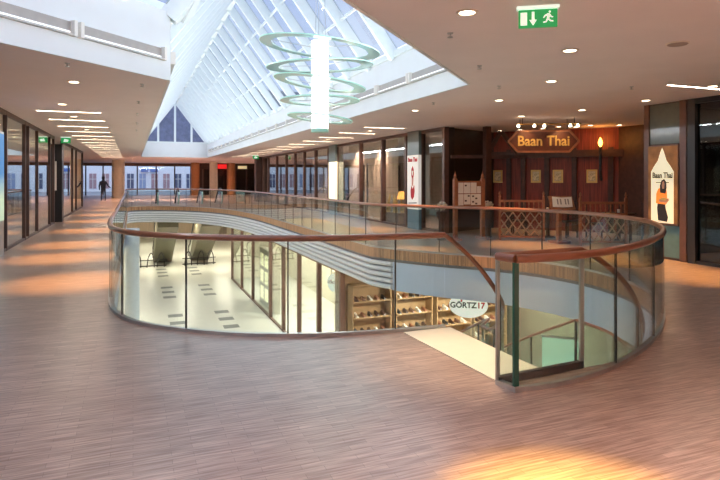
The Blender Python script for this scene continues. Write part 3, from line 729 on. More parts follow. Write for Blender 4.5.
# ------------------------------------------------------------------ right wall: lit poster pillar and dark window
RX = 10.15
pil = thing('poster_pillar', 'brown framed pillar with grey glass panels beside the dark shop window', 'pillar', (RX, 8.65, 0))
MB().box(RX, RX + .35, 8.1, 9.06, 0, CEIL).build('pillar_body', M_darkw, pil)
MB().box(RX - .05, RX + .02, 8.96, 9.08, 0, CEIL).build('frame_post', M_mull, pil)
MB().box(RX - .05, RX + .02, 8.08, 8.23, 0, CEIL).build('frame_post', M_mull, pil)
MB().box(RX - .02, RX, 8.23, 8.96, 2.36, CEIL - .02).build('upper_panel', mat('grey_green_glass', (.13, .16, .145), .12), pil)
MB().box(RX - .02, RX, 8.23, 8.96, .05, .69).build('lower_panel', mat('teal_glass', (.10, .22, .25), .15), pil)
DZ = -.16
lb = thing('poster_lightbox', 'glowing restaurant poster of a woman in an orange top on the pillar', 'poster', (RX - .03, 8.66, .72))
MB().box(RX - .07, RX - .025, 8.24, 8.955, .86 + DZ, 2.5 + DZ).build('lightbox_case', M_mull, lb)
X = RX - .072
def LP(pts, m, nm, d=0): return MB().plate([(p[0] * .79, p[1]) for p in pts], (X - d, 8.6, DZ), (0, -1, 0), (0, 0, 1), .002).build(nm, m, lb)
m_arch = mat('arch_lit', (.9, .85, .6), .5, emit=(1, .93, .66), es=.32, noise=0)
m_bgp = mat('poster_ground', (.16, .07, .02), .5, emit=(.4, .14, .02), es=.22, noise=.9, nscale=3)
LP([(-.44, .9), (.44, .9), (.44, 2.47), (-.44, 2.47)], m_bgp, 'poster_ground')
LP([(-.35, .9), (.33, .9), (.33, 1.95), (.24, 2.06), (.12, 2.18), (.04, 2.36), (-.01, 2.44), (-.06, 2.36), (-.14, 2.18), (-.26, 2.06), (-.35, 1.95)], m_arch, 'arch_field', .003)
text_obj('lettering', 'Baan Thai', .165, (X - .007, 8.6, 1.87 + DZ), (0, -1, 0), (0, 0, 1), mat('olive_print', (.10, .08, .02), .6), lb, bold=.004, xs=.74)
LP([(-.2, 1.72), (.2, 1.72), (.2, 1.735), (-.2, 1.735)], mat('olive_print', (0, 0, 0)), 'text_line', .006)
LP([(-.13, .95), (.14, .93), (.17, 1.02), (.1, 1.2), (.08, 1.32), (-.14, 1.32), (-.16, 1.2)], M_navy, 'skirt_print', .006)
LP([(-.19, 1.3), (.1, 1.28), (.15, 1.32), (.14, 1.5), (.12, 1.58), (.02, 1.63), (-.12, 1.6), (-.18, 1.5)], mat('orange_lit', (.75, .20, .03), .6, emit=(.9, .22, .02), es=.5, noise=0), 'blouse_print', .009)
LP([(-.06, 1.52), (.1, 1.5), (.13, 1.62), (.12, 1.74), (.06, 1.8), (-.02, 1.77), (-.07, 1.66)], M_hair, 'hair_print', .011)
LP([(.0, 1.6), (.06, 1.6), (.075, 1.7), (.05, 1.76), (.005, 1.74), (-.01, 1.67)], M_skin, 'face_print', .013)
LP([(-.1, 1.33), (.12, 1.31), (.2, 1.36), (.19, 1.41), (.08, 1.38), (-.08, 1.40)], M_skin, 'hands_print', .013)
LP([(-.08, 1.38), (.1, 1.36), (.15, 1.41), (.02, 1.43)], M_gold, 'bowl_print', .015)
dw = shopfront('dark shop window beside the lit restaurant poster', RX, -1, [-6.85, -4, -1, 2.0, 5.0, 7.95], CEIL - .005, mw=.16, m=M_black, gm=glass('dark_shop_glass', (.45, .42, .42), 1.6))
struct('wall_dark_shop', MB().box(13.0, 13.1, -7, 8.95, 0, CEIL), M_darkw)
# vase with twigs behind the dark window
vz = thing('twig_vase', 'dark red square planter with bare pale twigs behind the dark window', 'plant', (10.75, 7.3, 0))
MB().add(*(lambda a, b, h: ([(10.75 + sx * a, 7.3 + sy * a, 0) for sx, sy in ((-1, -1), (1, -1), (1, 1), (-1, 1))] + [(10.75 + sx * b, 7.3 + sy * b, h) for sx, sy in ((-1, -1), (1, -1), (1, 1), (-1, 1))],
    [(3, 2, 1, 0), (4, 5, 6, 7), (0, 1, 5, 4), (1, 2, 6, 5), (2, 3, 7, 6), (3, 0, 4, 7)]))(.2, .26, .62)).build('planter', mat('dark_red_pot', (.12, .012, .02), .4), vz)
for k in range(16):
    a = random.random() * 6.28; r = .1 + .35 * random.random(); h = 1.3 + .9 * random.random()
    MB().tube([(10.75 + .03 * math.cos(a), 7.3 + .03 * math.sin(a), .55), (10.75 + .25 * r * math.cos(a), 7.3 + .25 * r * math.sin(a), 1.1), (10.75 + r * math.cos(a), 7.3 + r * math.sin(a), .3 + h)], .008, 5, rs=[.012, .009, .004]).build('twig', mat('pale_twig', (.45, .33, .25), .7), vz)

# ------------------------------------------------------------------ restaurant
def wallseg(name, a, b, m, z0=0, z1=CEIL, t=.1): return struct(name, MB().beam((*a, (z0 + z1) / 2), (*b, (z0 + z1) / 2), t, z1 - z0), m)
wallseg('wall_restaurant_back', (11.2, 16.3), (13.7, 13.1), M_redw)
wallseg('wall_restaurant_side', (8.95, 15.25), (11.3, 16.25), mat('black_panelling', (.022, .014, .012), .3, noise=.3))
wallseg('wall_restaurant_end', (13.65, 13.2), (13.65, 9.0), M_darkw)
wallseg('wall_restaurant_near', (10.52, 9.0), (13.7, 9.0), M_darkw)
wd = Vector((13.7 - 11.2, 13.1 - 16.3, 0)).normalized(); wnrm = Vector((-.787, -.615, 0)); W0 = Vector((11.2, 16.3, 0)) + wnrm * .06
def onwall(s, z): return W0 + wd * s + Vector((0, 0, z))
def ray_wall(px):     # where a sight line meets the back wall (plan only)
    u = (px - 360) / 572.; dx = math.sin(PHI) + math.cos(PHI) * u; dy = math.cos(PHI) - math.sin(PHI) * u
    # W0 + wd*s = t*(dx,dy)
    det = wd.x * -dy + wd.y * dx
    return ((-W0.x) * -dy - (-W0.y) * -dx) / det if abs(det) > 1e-6 else 0
# dark posts and beam on the back wall
for i, sx in enumerate((.65, 1.12, 1.87, 2.7, 3.75)):
    tag(MB().obox(onwall(sx, 1.3) + wnrm * .04, wd, (0, 0, 1), wnrm, .14, 2.6, .1).build('timber_post', M_darkw), ORD[i] + ' dark timber post of the red boarded restaurant wall from the timber gable', 'post', 'timber posts on the restaurant wall')
tag(MB().obox(onwall(2.05, 2.42) + wnrm * .06, wd, (0, 0, 1), wnrm, 4.1, .22, .14).build('timber_beam', M_darkw), 'dark timber beam along the red boarded restaurant wall', 'beam')
for sx, nm in ((.6, 'nearest the dark window wall'), (1.35, 'left of the arched niche'), (1.75, 'between the sign and the niche'), (2.55, 'under the wall torch')):
    pass
def picture(s, z, label, w_=.26, h_=.36):
    c = onwall(s, z) + wnrm * .02; t = thing('framed_picture', label, 'picture', c)
    for k in (-1, 1):
        MB().obox(c + wd * (k * w_ / 2), wd, (0, 0, 1), wnrm, .05, h_ + .05, .03).build('frame_side', M_gold, t)
        MB().obox(c + Vector((0, 0, k * h_ / 2)), wd, (0, 0, 1), wnrm, w_, .05, .03).build('frame_rail', M_gold, t)
    MB().obox(c, wd, (0, 0, 1), wnrm, w_, h_, .012).build('picture_sheet', mat('picture_print', (.62, .52, .32), .7, noise=.4, nscale=20), t)
# ------- fences, lectern, menu board
def lattice_fence(a, b, label, h=1.05):
    a, b = V2(*a), V2(*b); d = (b - a).normalized(); L = (b - a).length; nn = Vector((-d.y, d.x, 0))
    t = thing('lattice_fence', label, 'fence', (a + b) / 2)
    def P(s, z): return a + d * s + Vector((0, 0, z))
    for s_ in (0, L):
        MB().obox(P(s_, .58), d, nn, (0, 0, 1), .06, .06, 1.16).build('post', M_thai, t)
        MB().lathe([(0, 0), (.035, 0), (.035, .02), (.015, .04), (.035, .08), (.02, .13), (0, .17)], c=P(s_, 1.16), n=10).build('finial', M_thai, t)
    for z, hh in ((.10, .05), (.78, .05), (h, .06)): MB().obox(P(L / 2, z), d, nn, (0, 0, 1), L, .045, hh).build('fence_rail', M_thai, t)
    n_ = 9
    for k in range(1, n_): 
        MB().lathe([(0, 0), (.012, 0), (.02, .06), (.01, .12), (.02, .18), (.012, .23), (0, .23)], c=P(L * k / n_, .80), n=8).build('spindle', M_thai, t)
    z0, z1 = .12, .76; H_ = z1 - z0; run = H_ * .55; m_ = 5; pitch = L / 5; run = 2.03 * pitch
    for sg in (-1, 1):
        k = -5
        while k < m_ + 5:
            s0_ = k * pitch + pitch / 2; s1_ = s0_ + sg * run
            # clip to 0..L
            t0, t1 = 0., 1.
            for lim, lo in ((0.0, True), (L, False)):
                f = (lim - s0_) / (s1_ - s0_)
                if (s1_ > s0_) == lo: t0 = max(t0, f)
                else: t1 = min(t1, f)
            if t1 - t0 > .08:
                A = P(s0_ + (s1_ - s0_) * t0, z0 + H_ * t0); B = P(s0_ + (s1_ - s0_) * t1, z0 + H_ * t1)
                MB().beam(A + nn * (.008 * sg), B + nn * (.008 * sg), .016, .032, up=(0, 0, 1)).build('lattice_slat', mat('lattice_grey', (.42, .27, .19), .5), t)
            k += 1
    return t
lattice_fence((9.16, 12.9), (10.08, 12.25), 'wooden lattice fence beside the menu board at the restaurant front')
lattice_fence((10.2, 11.05), (11.2, 10.6), 'wooden lattice fence between the lectern and the lit poster pillar')
mbd = thing('menu_board', 'wooden menu board with white menu sheets between two pointed posts', 'menu board', (8.45, 13.3, 0))
for x in (8.02, 8.88):
    MB().box(x - .05, x + .05, 13.25, 13.35, 0, 1.62).build('post', M_thai, mbd)
    MB().lathe([(0, 0), (.05, 0), (.055, .03), (.03, .05), (.045, .09), (.02, .15), (0, .24)], c=(x, 13.3, 1.62), n=10).build('finial', M_thai, mbd)
    MB().box(x - .06, x + .06, 13.05, 13.55, 0, .06).build('foot', M_thai, mbd)
bd = MB().box(8.07, 8.83, 13.28, 13.33, .86, 1.58).build('board', M_thai, mbd)
for (x0, x1, z0, z1) in ((8.10, 8.26, 1.25, 1.54), (8.28, 8.48, 1.25, 1.54), (8.5, 8.67, 1.25, 1.54), (8.69, 8.81, 1.25, 1.44), (8.10, 8.26, .93, 1.23), (8.28, 8.48, .95, 1.23), (8.5, 8.81, .93, 1.23)):
    MB().box(x0, x1, 13.268, 13.28, z0, z1).build('menu_sheet', mat('menu_paper', (.88, .86, .80), .7, noise=.02), bd)
for x, z in ((8.33, 1.46), (8.42, 1.18), (8.33, 1.05), (8.56, 1.17), (8.66, 1.11), (8.56, 1.02), (8.66, .97)): MB().box(x - .03, x + .03, 13.264, 13.268, z - .02, z + .02).build('menu_photo', M_darkw, bd)
for x, lab in ((7.72, 'pale flower bunch in a pot on the shop window side of the menu board'), (9.18, 'pale flower bunch in a pot on the fence side of the menu board')):
    t = thing('flower_pot', lab, 'plant', (x, 13.5, 0))
    MB().lathe([(0, 0), (.1, 0), (.14, .02), (.07, .1), (.06, .5), (.13, .62), (.15, .75), (.13, .76), (0, .72)], c=(x, 13.5, 0), n=16).build('pedestal_pot', M_darkw, t, True)
    m_ = MB()
    for k in range(40):
        a = random.random() * 6.28; e = random.random() * 1.3; r = .16 * (.6 + .4 * random.random())
        c = Vector((x + r * math.cos(a) * math.cos(e), 13.5 + r * math.sin(a) * math.cos(e), .82 + r * 1.3 * math.sin(e)))
        m_.lathe([(0, -.03), (.03, -.01), (.04, .01), (.02, .03), (0, .02)], c=c, n=6)
    tag(m_.build('blossoms', mat('pale_petals', (.70, .66, .55), .7), t), None, kind='stuff')
lec = thing('menu_lectern', 'wooden lectern with an open white menu between the lattice fences', 'lectern', (10.15, 11.75, 0))
MB().box(10.1, 10.2, 11.7, 11.8, 0, .98).build('column', M_thai, lec); MB().box(9.95, 10.35, 11.55, 11.95, 0, .06).build('foot', M_thai, lec)
fu = cr; fv = (Vector((0, 0, 1)) * .75 + cf * .65).normalized(); oc = Vector((10.19, 11.70, 1.03))
MB().obox(oc, fu, fv, fu.cross(fv), .62, .42, .03).build('slope', M_thai, lec)
mn = MB().plate([(-.26, -.15), (0, -.17), (.24, -.15), (.29, .17), (.03, .15), (-.21, .18)], oc + fu.cross(fv) * .02, fu, fv, .008).build('open_menu', mat('menu_paper', (0, 0, 0)), lec)
for k in (-.1, -.02, .1, .17):
    MB().plate([(k - .03, -.08), (k, -.08), (k + .02, .1), (k - .01, .1)], oc + fu.cross(fv) * .03, fu, fv, .002).build('text_block', mat('grey_print', (.25, .25, .24), .7), mn)
# ------- hanging sign
sc_ = Vector((9.95, 12.1, 2.62)); su = Vector((math.cos(PHI + .08), -math.sin(PHI + .08), 0)); sn = Vector((-su.y * -1, 0, 0))
su.normalize(); sv = Vector((0, 0, 1)); sn = su.cross(sv)
hs = thing('hanging_sign', 'pointed wooden restaurant sign with gold lettering hung from the ceiling', 'sign', sc_)
ol = [(-.90, 0), (-.66, -.27), (.66, -.27), (.90, 0), (.66, .27), (-.66, .27)]
MB().plate(ol, sc_ - sn * .03, su, sv, .03).build('sign_board', mat('sign_red', (.10, .025, .015), .5, noise=.2), hs)
for i in range(6):
    p, q = ol[i], ol[(i + 1) % 6]
    MB().beam(sc_ + su * p[0] + sv * p[1], sc_ + su * q[0] + sv * q[1], .05, .05).build('sign_frame', M_thai, hs)
text_obj('lettering', 'Baan Thai', .37, sc_ + sv * .0 + sn * .006, su, sv, mat('gold_letter', (.62, .40, .12), .4), hs, depth=.01, bold=.006, xs=.92)
MB().box(*[c for p in ((sc_.x - .25, sc_.x + .45), (sc_.y - .2, sc_.y - .19), (2.45, 2.46)) for c in p]).build('underline', M_gold, hs) if False else None
for k in (-.6, .6): MB().tube([sc_ + su * k + sv * .28, sc_ + su * k + Vector((0, 0, CEIL - 2.62))], .008, 6).build('hanger', M_black, hs)
lr = thing('spot_track', 'brass track of small spotlights over the hanging restaurant sign', 'lamp', sc_ + Vector((0, 0, .42)) + sn * .3)
MB().beam(sc_ + sv * .42 + sn * .3 - su * .75, sc_ + sv * .42 + sn * .3 + su * .85, .03, .03).build('track_bar', M_gold, lr)
for k in (-.7, -.3, -.05, .6, .78): 
    c = sc_ + sv * .39 + sn * .3 + su * k
    MB().lathe([(0, .03), (.025, .03), (.04, -.04), (0, -.035)], c=c, n=12).build('spot_head', M_lens, lr)
for k in (-.6, .7): MB().tube([sc_ + sv * .42 + sn * .3 + su * k, sc_ + sn * .3 + su * k + sv * (CEIL - 2.62)], .008, 6).build('track_hanger', M_black, lr)
for k in (-.45, .4):
    ld = bpy.data.lights.new('sign_spot', 'SPOT'); ld.energy = 10; ld.spot_size = 1.6; ld.spot_blend = .7; ld.color = (1, .6, .25); ld.shadow_soft_size = .03
    lo = bpy.data.objects.new('sign_spot', ld); COL.objects.link(lo); lo.parent = lr; lo.location = su * k - sv * .08 + sn * .02
    lo.rotation_euler = (sv * -.8 - sn * .6).normalized().to_track_quat('-Z', 'Y').to_euler()
# timber gable over the entrance
def ray(px, X=None, Y=None, d=None):
    u = (px - 360) / 572.; dx = math.sin(PHI) + math.cos(PHI) * u; dy = math.cos(PHI) - math.sin(PHI) * u
    return Vector((dx * d, dy * d, 0))
ga = thing('timber_gable', 'dark timber gable frame standing at the restaurant entrance', 'frame', ray(487, d=17.0))
gp = ray(487, d=17.0); gq = ray(527, d=17.0)
MB().box(gp.x - .09, gp.x + .09, gp.y - .09, gp.y + .09, 0, CEIL - .01).build('gable_post', M_darkw, ga)
MB().beam(gp + Vector((0, 0, 2.35)), gp.lerp(gq, .35) + Vector((0, 0, 3.05)), .08, .12).build('brace', M_darkw, ga)
MB().beam(gp.lerp(gq, .35) + Vector((0, 0, 3.05)), gp.lerp(gq, .75) + Vector((0, 0, 2.4)), .08, .12).build('brace', M_darkw, ga)
MB().beam(gp + Vector((0, 0, 2.3)) - (gq - gp) * .9, gq + Vector((0, 0, 2.3)), .08, .1).build('tie_beam', M_darkw, ga)
for px, lab in ((498, 'gold framed picture on the red wall by the timber gable'), (536, 'gold framed picture on the red wall under the hanging sign'), (558, 'gold framed picture under the pointed end of the hanging sign'), (592, 'gold framed picture on the red wall below the wall torch')):
    s_ = ray_wall(px); picture(s_, 1.72, lab)
# wall torch
s_ = ray_wall(602); c = onwall(s_, 2.35) + wnrm * .35
to = thing('wall_torch', 'black iron torch with glowing orange flame shade on a dark column', 'lamp', c)
MB().tube([c + Vector((0, 0, -.75)) - wnrm * .2, c + Vector((0, 0, -.5)), c + Vector((0, 0, .25))], .04, 8).build('torch_stem', M_black, to)
MB().lathe([(.02, .25), (.05, .31), (.065, .38), (.035, .48), (0, .54)], c=c, n=16).build('flame_shade', mat('flame', (1, .5, .1), .5, emit=(1, .40, .05), es=8, noise=0), to, True)
ld = bpy.data.lights.new('torch_light', 'POINT'); ld.energy = 7; ld.color = (1, .36, .07); ld.shadow_soft_size = .12
lo = bpy.data.objects.new('torch_light', ld); COL.objects.link(lo); lo.parent = to; lo.location = wnrm * .22 + Vector((0, 0, .5))
# wall-wash spots in the restaurant ceiling
for i, px in enumerate((548, 566, 580, 596, 622)):
    s_ = ray_wall(px); p = onwall(s_, 0) + wnrm * (.75 + .35 * (i % 2))
    downlight(p.x, p.y, 'small warm downlight washing the red restaurant wall', 'downlights inside the restaurant', dim=True)
for px in (505, 525):
    s_ = ray_wall(px); p = onwall(s_, 0) + wnrm * .6
    downlight(p.x, p.y, 'small warm downlight washing the red restaurant wall', 'downlights inside the restaurant', dim=True)
# tables and chairs behind the fence
def rtable(x, y, lab):
    t = thing('restaurant_table', lab, 'table', (x, y, 0))
    MB().lathe([(0, .71), (.42, .71), (.43, .73), (.42, .75), (0, .75)], c=(x, y, 0), n=24).build('tabletop', M_darkw, t)
    MB().lathe([(0, 0), (.22, 0), (.2, .04), (.05, .06), (.04, .71), (0, .71)], c=(x, y, 0), n=16).build('pedestal', M_darkw, t)
    c = thing('candle_glass', lab.replace('dark round table', 'small glowing candle glass on the table'), 'candle', (x, y, .75))
    MB().lathe([(0, 0), (.035, 0), (.04, .09), (.036, .09), (.03, .01), (0, .01)], c=(x, y, .75), n=12).build('cup', M_paper, c)
    MB().lathe([(0, .02), (.012, .04), (0, .1)], c=(x, y, .75), n=8).build('flame', mat('candle_flame', (1, .6, .2), .5, emit=(1, .5, .15), es=9, noise=0), c)
def rchair(x, y, rz, lab, gr):
    t = thing('restaurant_chair', lab, 'chair', (x, y, 0), gr); R_ = Matrix.Rotation(rz, 3, 'Z'); o = Vector((x, y, 0))
    def bx(nm, x0, x1, y0, y1, z0, z1):
        m_ = MB().box(x0, x1, y0, y1, z0, z1); m_.v = [tuple(o + R_ @ Vector(v)) for v in m_.v]; m_.build(nm, M_darkw, t)
    bx('seat', -.22, .22, -.22, .22, .43, .47)
    for sx in (-.21, .17):
        bx('leg', sx, sx + .04, -.21, -.17, 0, .43); bx('leg', sx, sx + .04, .17, .21, 0, 1.0)
    bx('backrest', -.17, .17, .18, .2, .62, .98)
rtable(10.75, 12.9, 'dark round table behind the menu board fence'); rtable(11.9, 11.5, 'dark round table behind the second lattice fence')
for x, y, r, lab in ((10.25, 13.5, .8, 'dark wooden chair behind the menu board at the first restaurant table'), (11.3, 12.75, -1.6, 'dark wooden chair on the red wall side of the first restaurant table'),
                     (11.45, 11.9, .8, 'dark wooden chair between the two restaurant tables behind the lectern'), (12.5, 11.3, -1.6, 'dark wooden chair on the red wall side of the second restaurant table')):
    rchair(x, y, r, lab, 'chairs behind the restaurant fences')

# ------------------------------------------------------------------ far end
struct('wall_far_header', MB().box(-7.5, 16, 61.9, 62.1, 2.9, CEIL), mat('brown_header', (.30, .15, .08), .6))
struct('wall_far_lower', MB().box(-10.7, 16, 61.9, 62.1, LOW, 0), M_beige)
fw = thing('window_wall', 'tall daylit window wall at the end of the walkway', 'window', (1.5, 62, 0))
xs = [-7.4, -5.8, -4.3, -2.75, -1.2, .4, 2.2, 4.0, 5.6]
for x in xs: MB().box(x - .06, x + .06, 61.9, 62.05, 0, 2.9).build('mullion', M_dark, fw)
for a, b in zip(xs[:-1], xs[1:]): MB().box(a + .06, b - .06, 61.97, 61.99, .05, 2.9).build('pane', M_win, fw)
struct('wall_far_shop', MB().box(5.7, 16, 59.9, 60, 0, CEIL), M_darkw)
def round_column(x, y, r, lab, m, h=CEIL):
    t = thing('round_column', lab, 'column', (x, y, 0))
    MB().lathe([(0, 0), (r + .03, 0), (r + .03, .12), (r, .13), (r, h), (0, h)], c=(x, y, 0), n=28).build('shaft', m, t, True)
    return t
round_column(-1.15, 52, .5, 'thick cream round column at the far end of the long corridor', M_cream)
round_column(6.9, 54, .36, 'slim cream round column in front of the dark far shops', M_cream)
wc = mat('copper_wood', (.45, .20, .08), .45)
for x, y, lab in ((5.7, 58.5, 'warm copper clad column lit beside the far window wall'), (9.2, 58.5, 'warm copper clad column lit under the red shop sign')):
    round_column(x, y, .42, lab, wc)
    downlight(x - .2, y - 1.0, 'downlight lighting a copper clad column', 'downlights on the copper columns', dim=True)
fs = thing('far_shopfront', 'dark glazed shopfront with a lit red sign across the far end', 'shopfront', (10, 59.8, 0))
for x in (6.6, 7.9, 9.9, 11, 12.2, 13.4, 15): MB().box(x - .07, x + .07, 59.7, 59.85, 0, 2.6).build('mullion', M_mull, fs)
for a, b in zip((6.6, 7.9, 9.9, 11, 12.2, 13.4), (7.9, 9.9, 11, 12.2, 13.4, 15)): MB().box(a + .07, b - .07, 59.76, 59.78, .05, 2.6).build('pane', M_shop, fs)
MB().box(8.0, 9.5, 59.6, 59.75, 2.65, 3.1).build('red_sign', mat('red_sign', (.5, .01, .01), .5, emit=(.8, .02, .02), es=.6, noise=0), fs)
MB().box(10.1, 11.0, 59.6, 59.75, 2.65, 2.95).build('pale_sign', mat('cream_sign', (.7, .6, .3), .5, emit=(.8, .65, .35), es=.5, noise=0), fs)
MB().box(12.0, 13.8, 59.6, 59.75, 2.65, 2.95).build('pale_sign', mat('cream_sign', (0, 0, 0)), fs)
# street beyond
struct('ground_outside', MB().box(-40, 40, 62.2, 110, -.15, -.1), mat('street', (.35, .35, .36), .8))
sb = thing('street_building', 'pale stone street facade with rows of windows seen through the far window wall', 'building', (2, 84, 0))
MB().box(-26, 30, 84, 92, -.1, 6.4).build('wall', mat('pale_facade', (.95, .94, .95), .8), sb)
MB().add([(-26.5, 83.7, 6.4), (30.5, 83.7, 6.4), (30.5, 92.3, 6.4), (-26.5, 92.3, 6.4), (-25.5, 85.6, 15), (29.5, 85.6, 15), (29.5, 91, 15), (-25.5, 91, 15)],
         [(3, 2, 1, 0), (4, 5, 6, 7), (0, 1, 5, 4), (1, 2, 6, 5), (2, 3, 7, 6), (3, 0, 4, 7)]).build('mansard_roof', mat('slate_roof', (.13, .14, .22), .5, noise=.3, nscale=1.5), sb)
wcol = [mat('facade_window', (.12, .14, .22), .2), mat('facade_window_pink', (.45, .28, .30), .4), mat('facade_window_pale', (.35, .42, .6), .3)]
for fl_, (z, h_) in enumerate(((.3, 2.0), (3.6, 1.6))):
    for k in range(34):
        x = -24 + 1.55 * k
        f = MB().box(x, x + .85, 83.92, 84.02, z, z + h_).build('window', wcol[(k * 7 + fl_ * 2) % 5 % 3], sb)
        if -9 < x < 16:
            MB().box(x + .39, x + .46, 83.88, 83.93, z, z + h_).build('glazing_bar', M_paper, f); MB().box(x, x + .85, 83.88, 83.93, z + h_ * .62, z + h_ * .62 + .07).build('glazing_bar', M_paper, f)
MB().box(1.0, 3.2, 83.5, 83.9, 2.55, 3.0).build('shop_fascia', mat('blue_fascia', (.12, .2, .5), .5), sb)
# escalators at the far end
def escalator(x, lab):
    t = thing('escalator', lab, 'escalator', (x, 37.5, LOW))
    Y0, Y1 = 37.0, 45.2
    for nm, m, w_, o1, o2 in (('truss', mat('olive_panel', (.13, .12, .075), .45), .62, -1.15, -.15),):
        pts = [(Y0, -.02), (Y0 + 1.2, -.02), (Y1, LOW + .1), (Y1, LOW), (Y1 - 1.4, LOW), (Y0, -1.35)]
        MB().add([(x - w_, a, b) for a, b in pts] + [(x + w_, a, b) for a, b in pts], [(0, 1, 2, 3, 4, 5), (11, 10, 9, 8, 7, 6)] + [(i, (i + 1) % 6, 6 + (i + 1) % 6, 6 + i) for i in range(6)]).build(nm, m, t)
    for sx in (-.6, .6):
        MB().add([(x + sx, a, b) for a, b in ((Y0 - .3, .02), (Y0 - .3, .85), (Y0 + 1.2, .85), (Y1, LOW + .95), (Y1 + .5, LOW + .95), (Y1 + .5, LOW + .05), (Y1, LOW + .1), (Y0 + 1.2, .02))], [(0, 1, 2, 3, 4, 5, 6, 7)]).build('side_glass', M_bal, t)
        hp = [(Y0 - .2, .1), (Y0 - .45, .45), (Y0 - .3, .88), (Y0 + 1.2, .9), (Y1, LOW + .98), (Y1 + .5, LOW + .95), (Y1 + .75, LOW + .5), (Y1 + .5, LOW + .1)]
        MB().tube(catmull([Vector((x + sx, a, b)) for a, b in hp], .3), .045, 8).build('handrail', M_black, t, True)
        MB().tube(catmull([Vector((x + sx - .0, a, b)) for a, b in ((Y0 - .28, .1), (Y0 - .52, .45), (Y0 - .36, .8))], .2), .05, 8).build('newel_cover', mat('pale_green_metal', (.5, .7, .65), .4), t, True)
escalator(2.0, 'escalator with olive underside beside the far window wall'); escalator(4.6, 'escalator with olive underside nearer the restaurant side')

# person far down the corridor
pm_ = bpy.data.meshes.new('person')
J = [(0, 0, .95), (0, 0, 1.2), (0, 0, 1.42), (0, 0, 1.5), (0, .01, 1.6), (0, .01, 1.74), (.1, 0, .88), (.13, .05, .48), (.14, .0, .07), (.14, -.14, .03), (-.1, 0, .88), (-.12, -.08, .48), (-.13, .02, .07), (-.13, -.12, .03),
     (.2, 0, 1.38), (.32, -.05, 1.12), (.46, -.16, .98), (.5, -.2, .96), (-.2, 0, 1.38), (-.27, .03, 1.1), (-.26, -.03, .86), (-.26, -.05, .78)]
Ed = [(0, 1), (1, 2), (2, 3), (3, 4), (4, 5), (0, 6), (6, 7), (7, 8), (8, 9), (0, 10), (10, 11), (11, 12), (12, 13), (2, 14), (14, 15), (15, 16), (16, 17), (2, 18), (18, 19), (19, 20), (20, 21)]
Rd = [.2, .19, .18, .07, .10, .095, .1, .065, .045, .035, .1, .065, .045, .035, .09, .075, .055, .045, .09, .075, .055, .045]
pm_.from_pydata(J, Ed, [])
pr = thing('person', 'person in dark clothes standing with an arm out at the corridor end', 'person', (-2.05, 46.5, 0))
pe = bpy.data.objects.new('body', pm_); COL.objects.link(pe); pe.parent = pr
pe.modifiers.new('skin', 'SKIN')
for i, r in enumerate(Rd): pm_.skin_vertices[0].data[i].radius = (r, r * .8)
pm_.skin_vertices[0].data[0].use_root = True
ss = pe.modifiers.new('sub', 'SUBSURF'); ss.levels = 1; ss.render_levels = 2
pm_.materials.append(M_navy)
MB().lathe([(0, 1.84), (.05, 1.835), (.10, 1.79), (.11, 1.7), (.10, 1.6), (.0, 1.58)], c=(-2.05, 46.53, 0), n=14).build('hair', M_hair, pr, True)

# ------------------------------------------------------------------ lower level
LX = 5.55; LT = SLAB - .02
shopfront('brown framed lower level shopfront under the ribbed fascia', LX, -1, [15.4, 17.55, 19.9, 22.2, 24.5, 28.4, 31.5, 34.78], LT, LOW, mw=.14, md=.14, m=M_mull, gm=M_win)
struct('wall_lower_shop_back', MB().box(9.0, 9.1, 16.3, 60, LOW, SLAB), mat('cream_wall', (.80, .74, .60), .8))
struct('wall_lower_shop_far', MB().box(LX, 9.1, 34.9, 35, LOW, SLAB), mat('cream_wall', (0, 0, 0)))
struct('wall_lower_partition', MB().box(LX + .1, 14, 16.2, 16.3, LOW, SLAB), mat('tan_wall', (.32, .20, .11), .8))
struct('wall_lower_end', MB().box(11.5, 11.6, 3, 16.2, LOW, SLAB), mat('olive_wall', (.13, .125, .09), .7))
struct('wall_lower_near', MB().box(-3, 11.6, 2.9, 3.0, LOW, SLAB), M_beige)
struct('wall_lower_left', MB().box(-3.1, -3.0, 3, 62, LOW, SLAB), mat('cream_wall', (0, 0, 0)))
pl0 = thing('panel_light', 'x', 'lamp', (0, 0, SLAB))
MB().box(-.6, .6, -.3, .3, SLAB - .012, SLAB - .002).build('diffuser', mat('panel_diffuser', (1, .95, .8), .5, emit=(1, .9, .68), es=3, noise=0), pl0)
MB().box(-.64, .64, -.34, .34, SLAB - .002, SLAB - .0005).build('panel_frame', M_trimring, pl0)
ld = bpy.data.lights.new('panel_area', 'AREA'); ld.shape = 'RECTANGLE'; ld.size = 1.1; ld.size_y = .5; ld.energy = 150; ld.color = (1, .90, .72)
lo = bpy.data.objects.new('panel_area', ld); COL.objects.link(lo); lo.parent = pl0; lo.location = (0, 0, -.03)
up_ = [False]
for x, y, lab, gr in [(7.3, y, 'square panel light in the ceiling of the lower level shop', 'panel lights of the lower shop') for y in (17.8, 20.5, 23.5, 27, 31)] + \
        [(8.2, 13.5, 'square panel light in the ceiling of the lower shoe shop', 'panel lights of the shoe shop'), (10, 13.5, 'square panel light in the ceiling of the lower shoe shop', 'panel lights of the shoe shop')] + \
        [(x, y, 'square panel light in the ceiling of the lower level hall', 'panel lights of the lower hall') for x, y in ((0, 40), (3.3, 40), (1.8, 47), (1.8, 54), (6.6, 40), (6.6, 47), (-1.6, 15), (-1.6, 25))]:
    if not up_[0]: up_[0] = True; pl0.location = (x, y, SLAB); pl0['label'] = lab; pl0['group'] = gr
    else: copy_tree(pl0, (x, y, SLAB), lab, gr)
cw = thing('round_column', 'smooth pale blue round column rising from the lower floor past the slab edge', 'column', (-.03, 24, LOW))
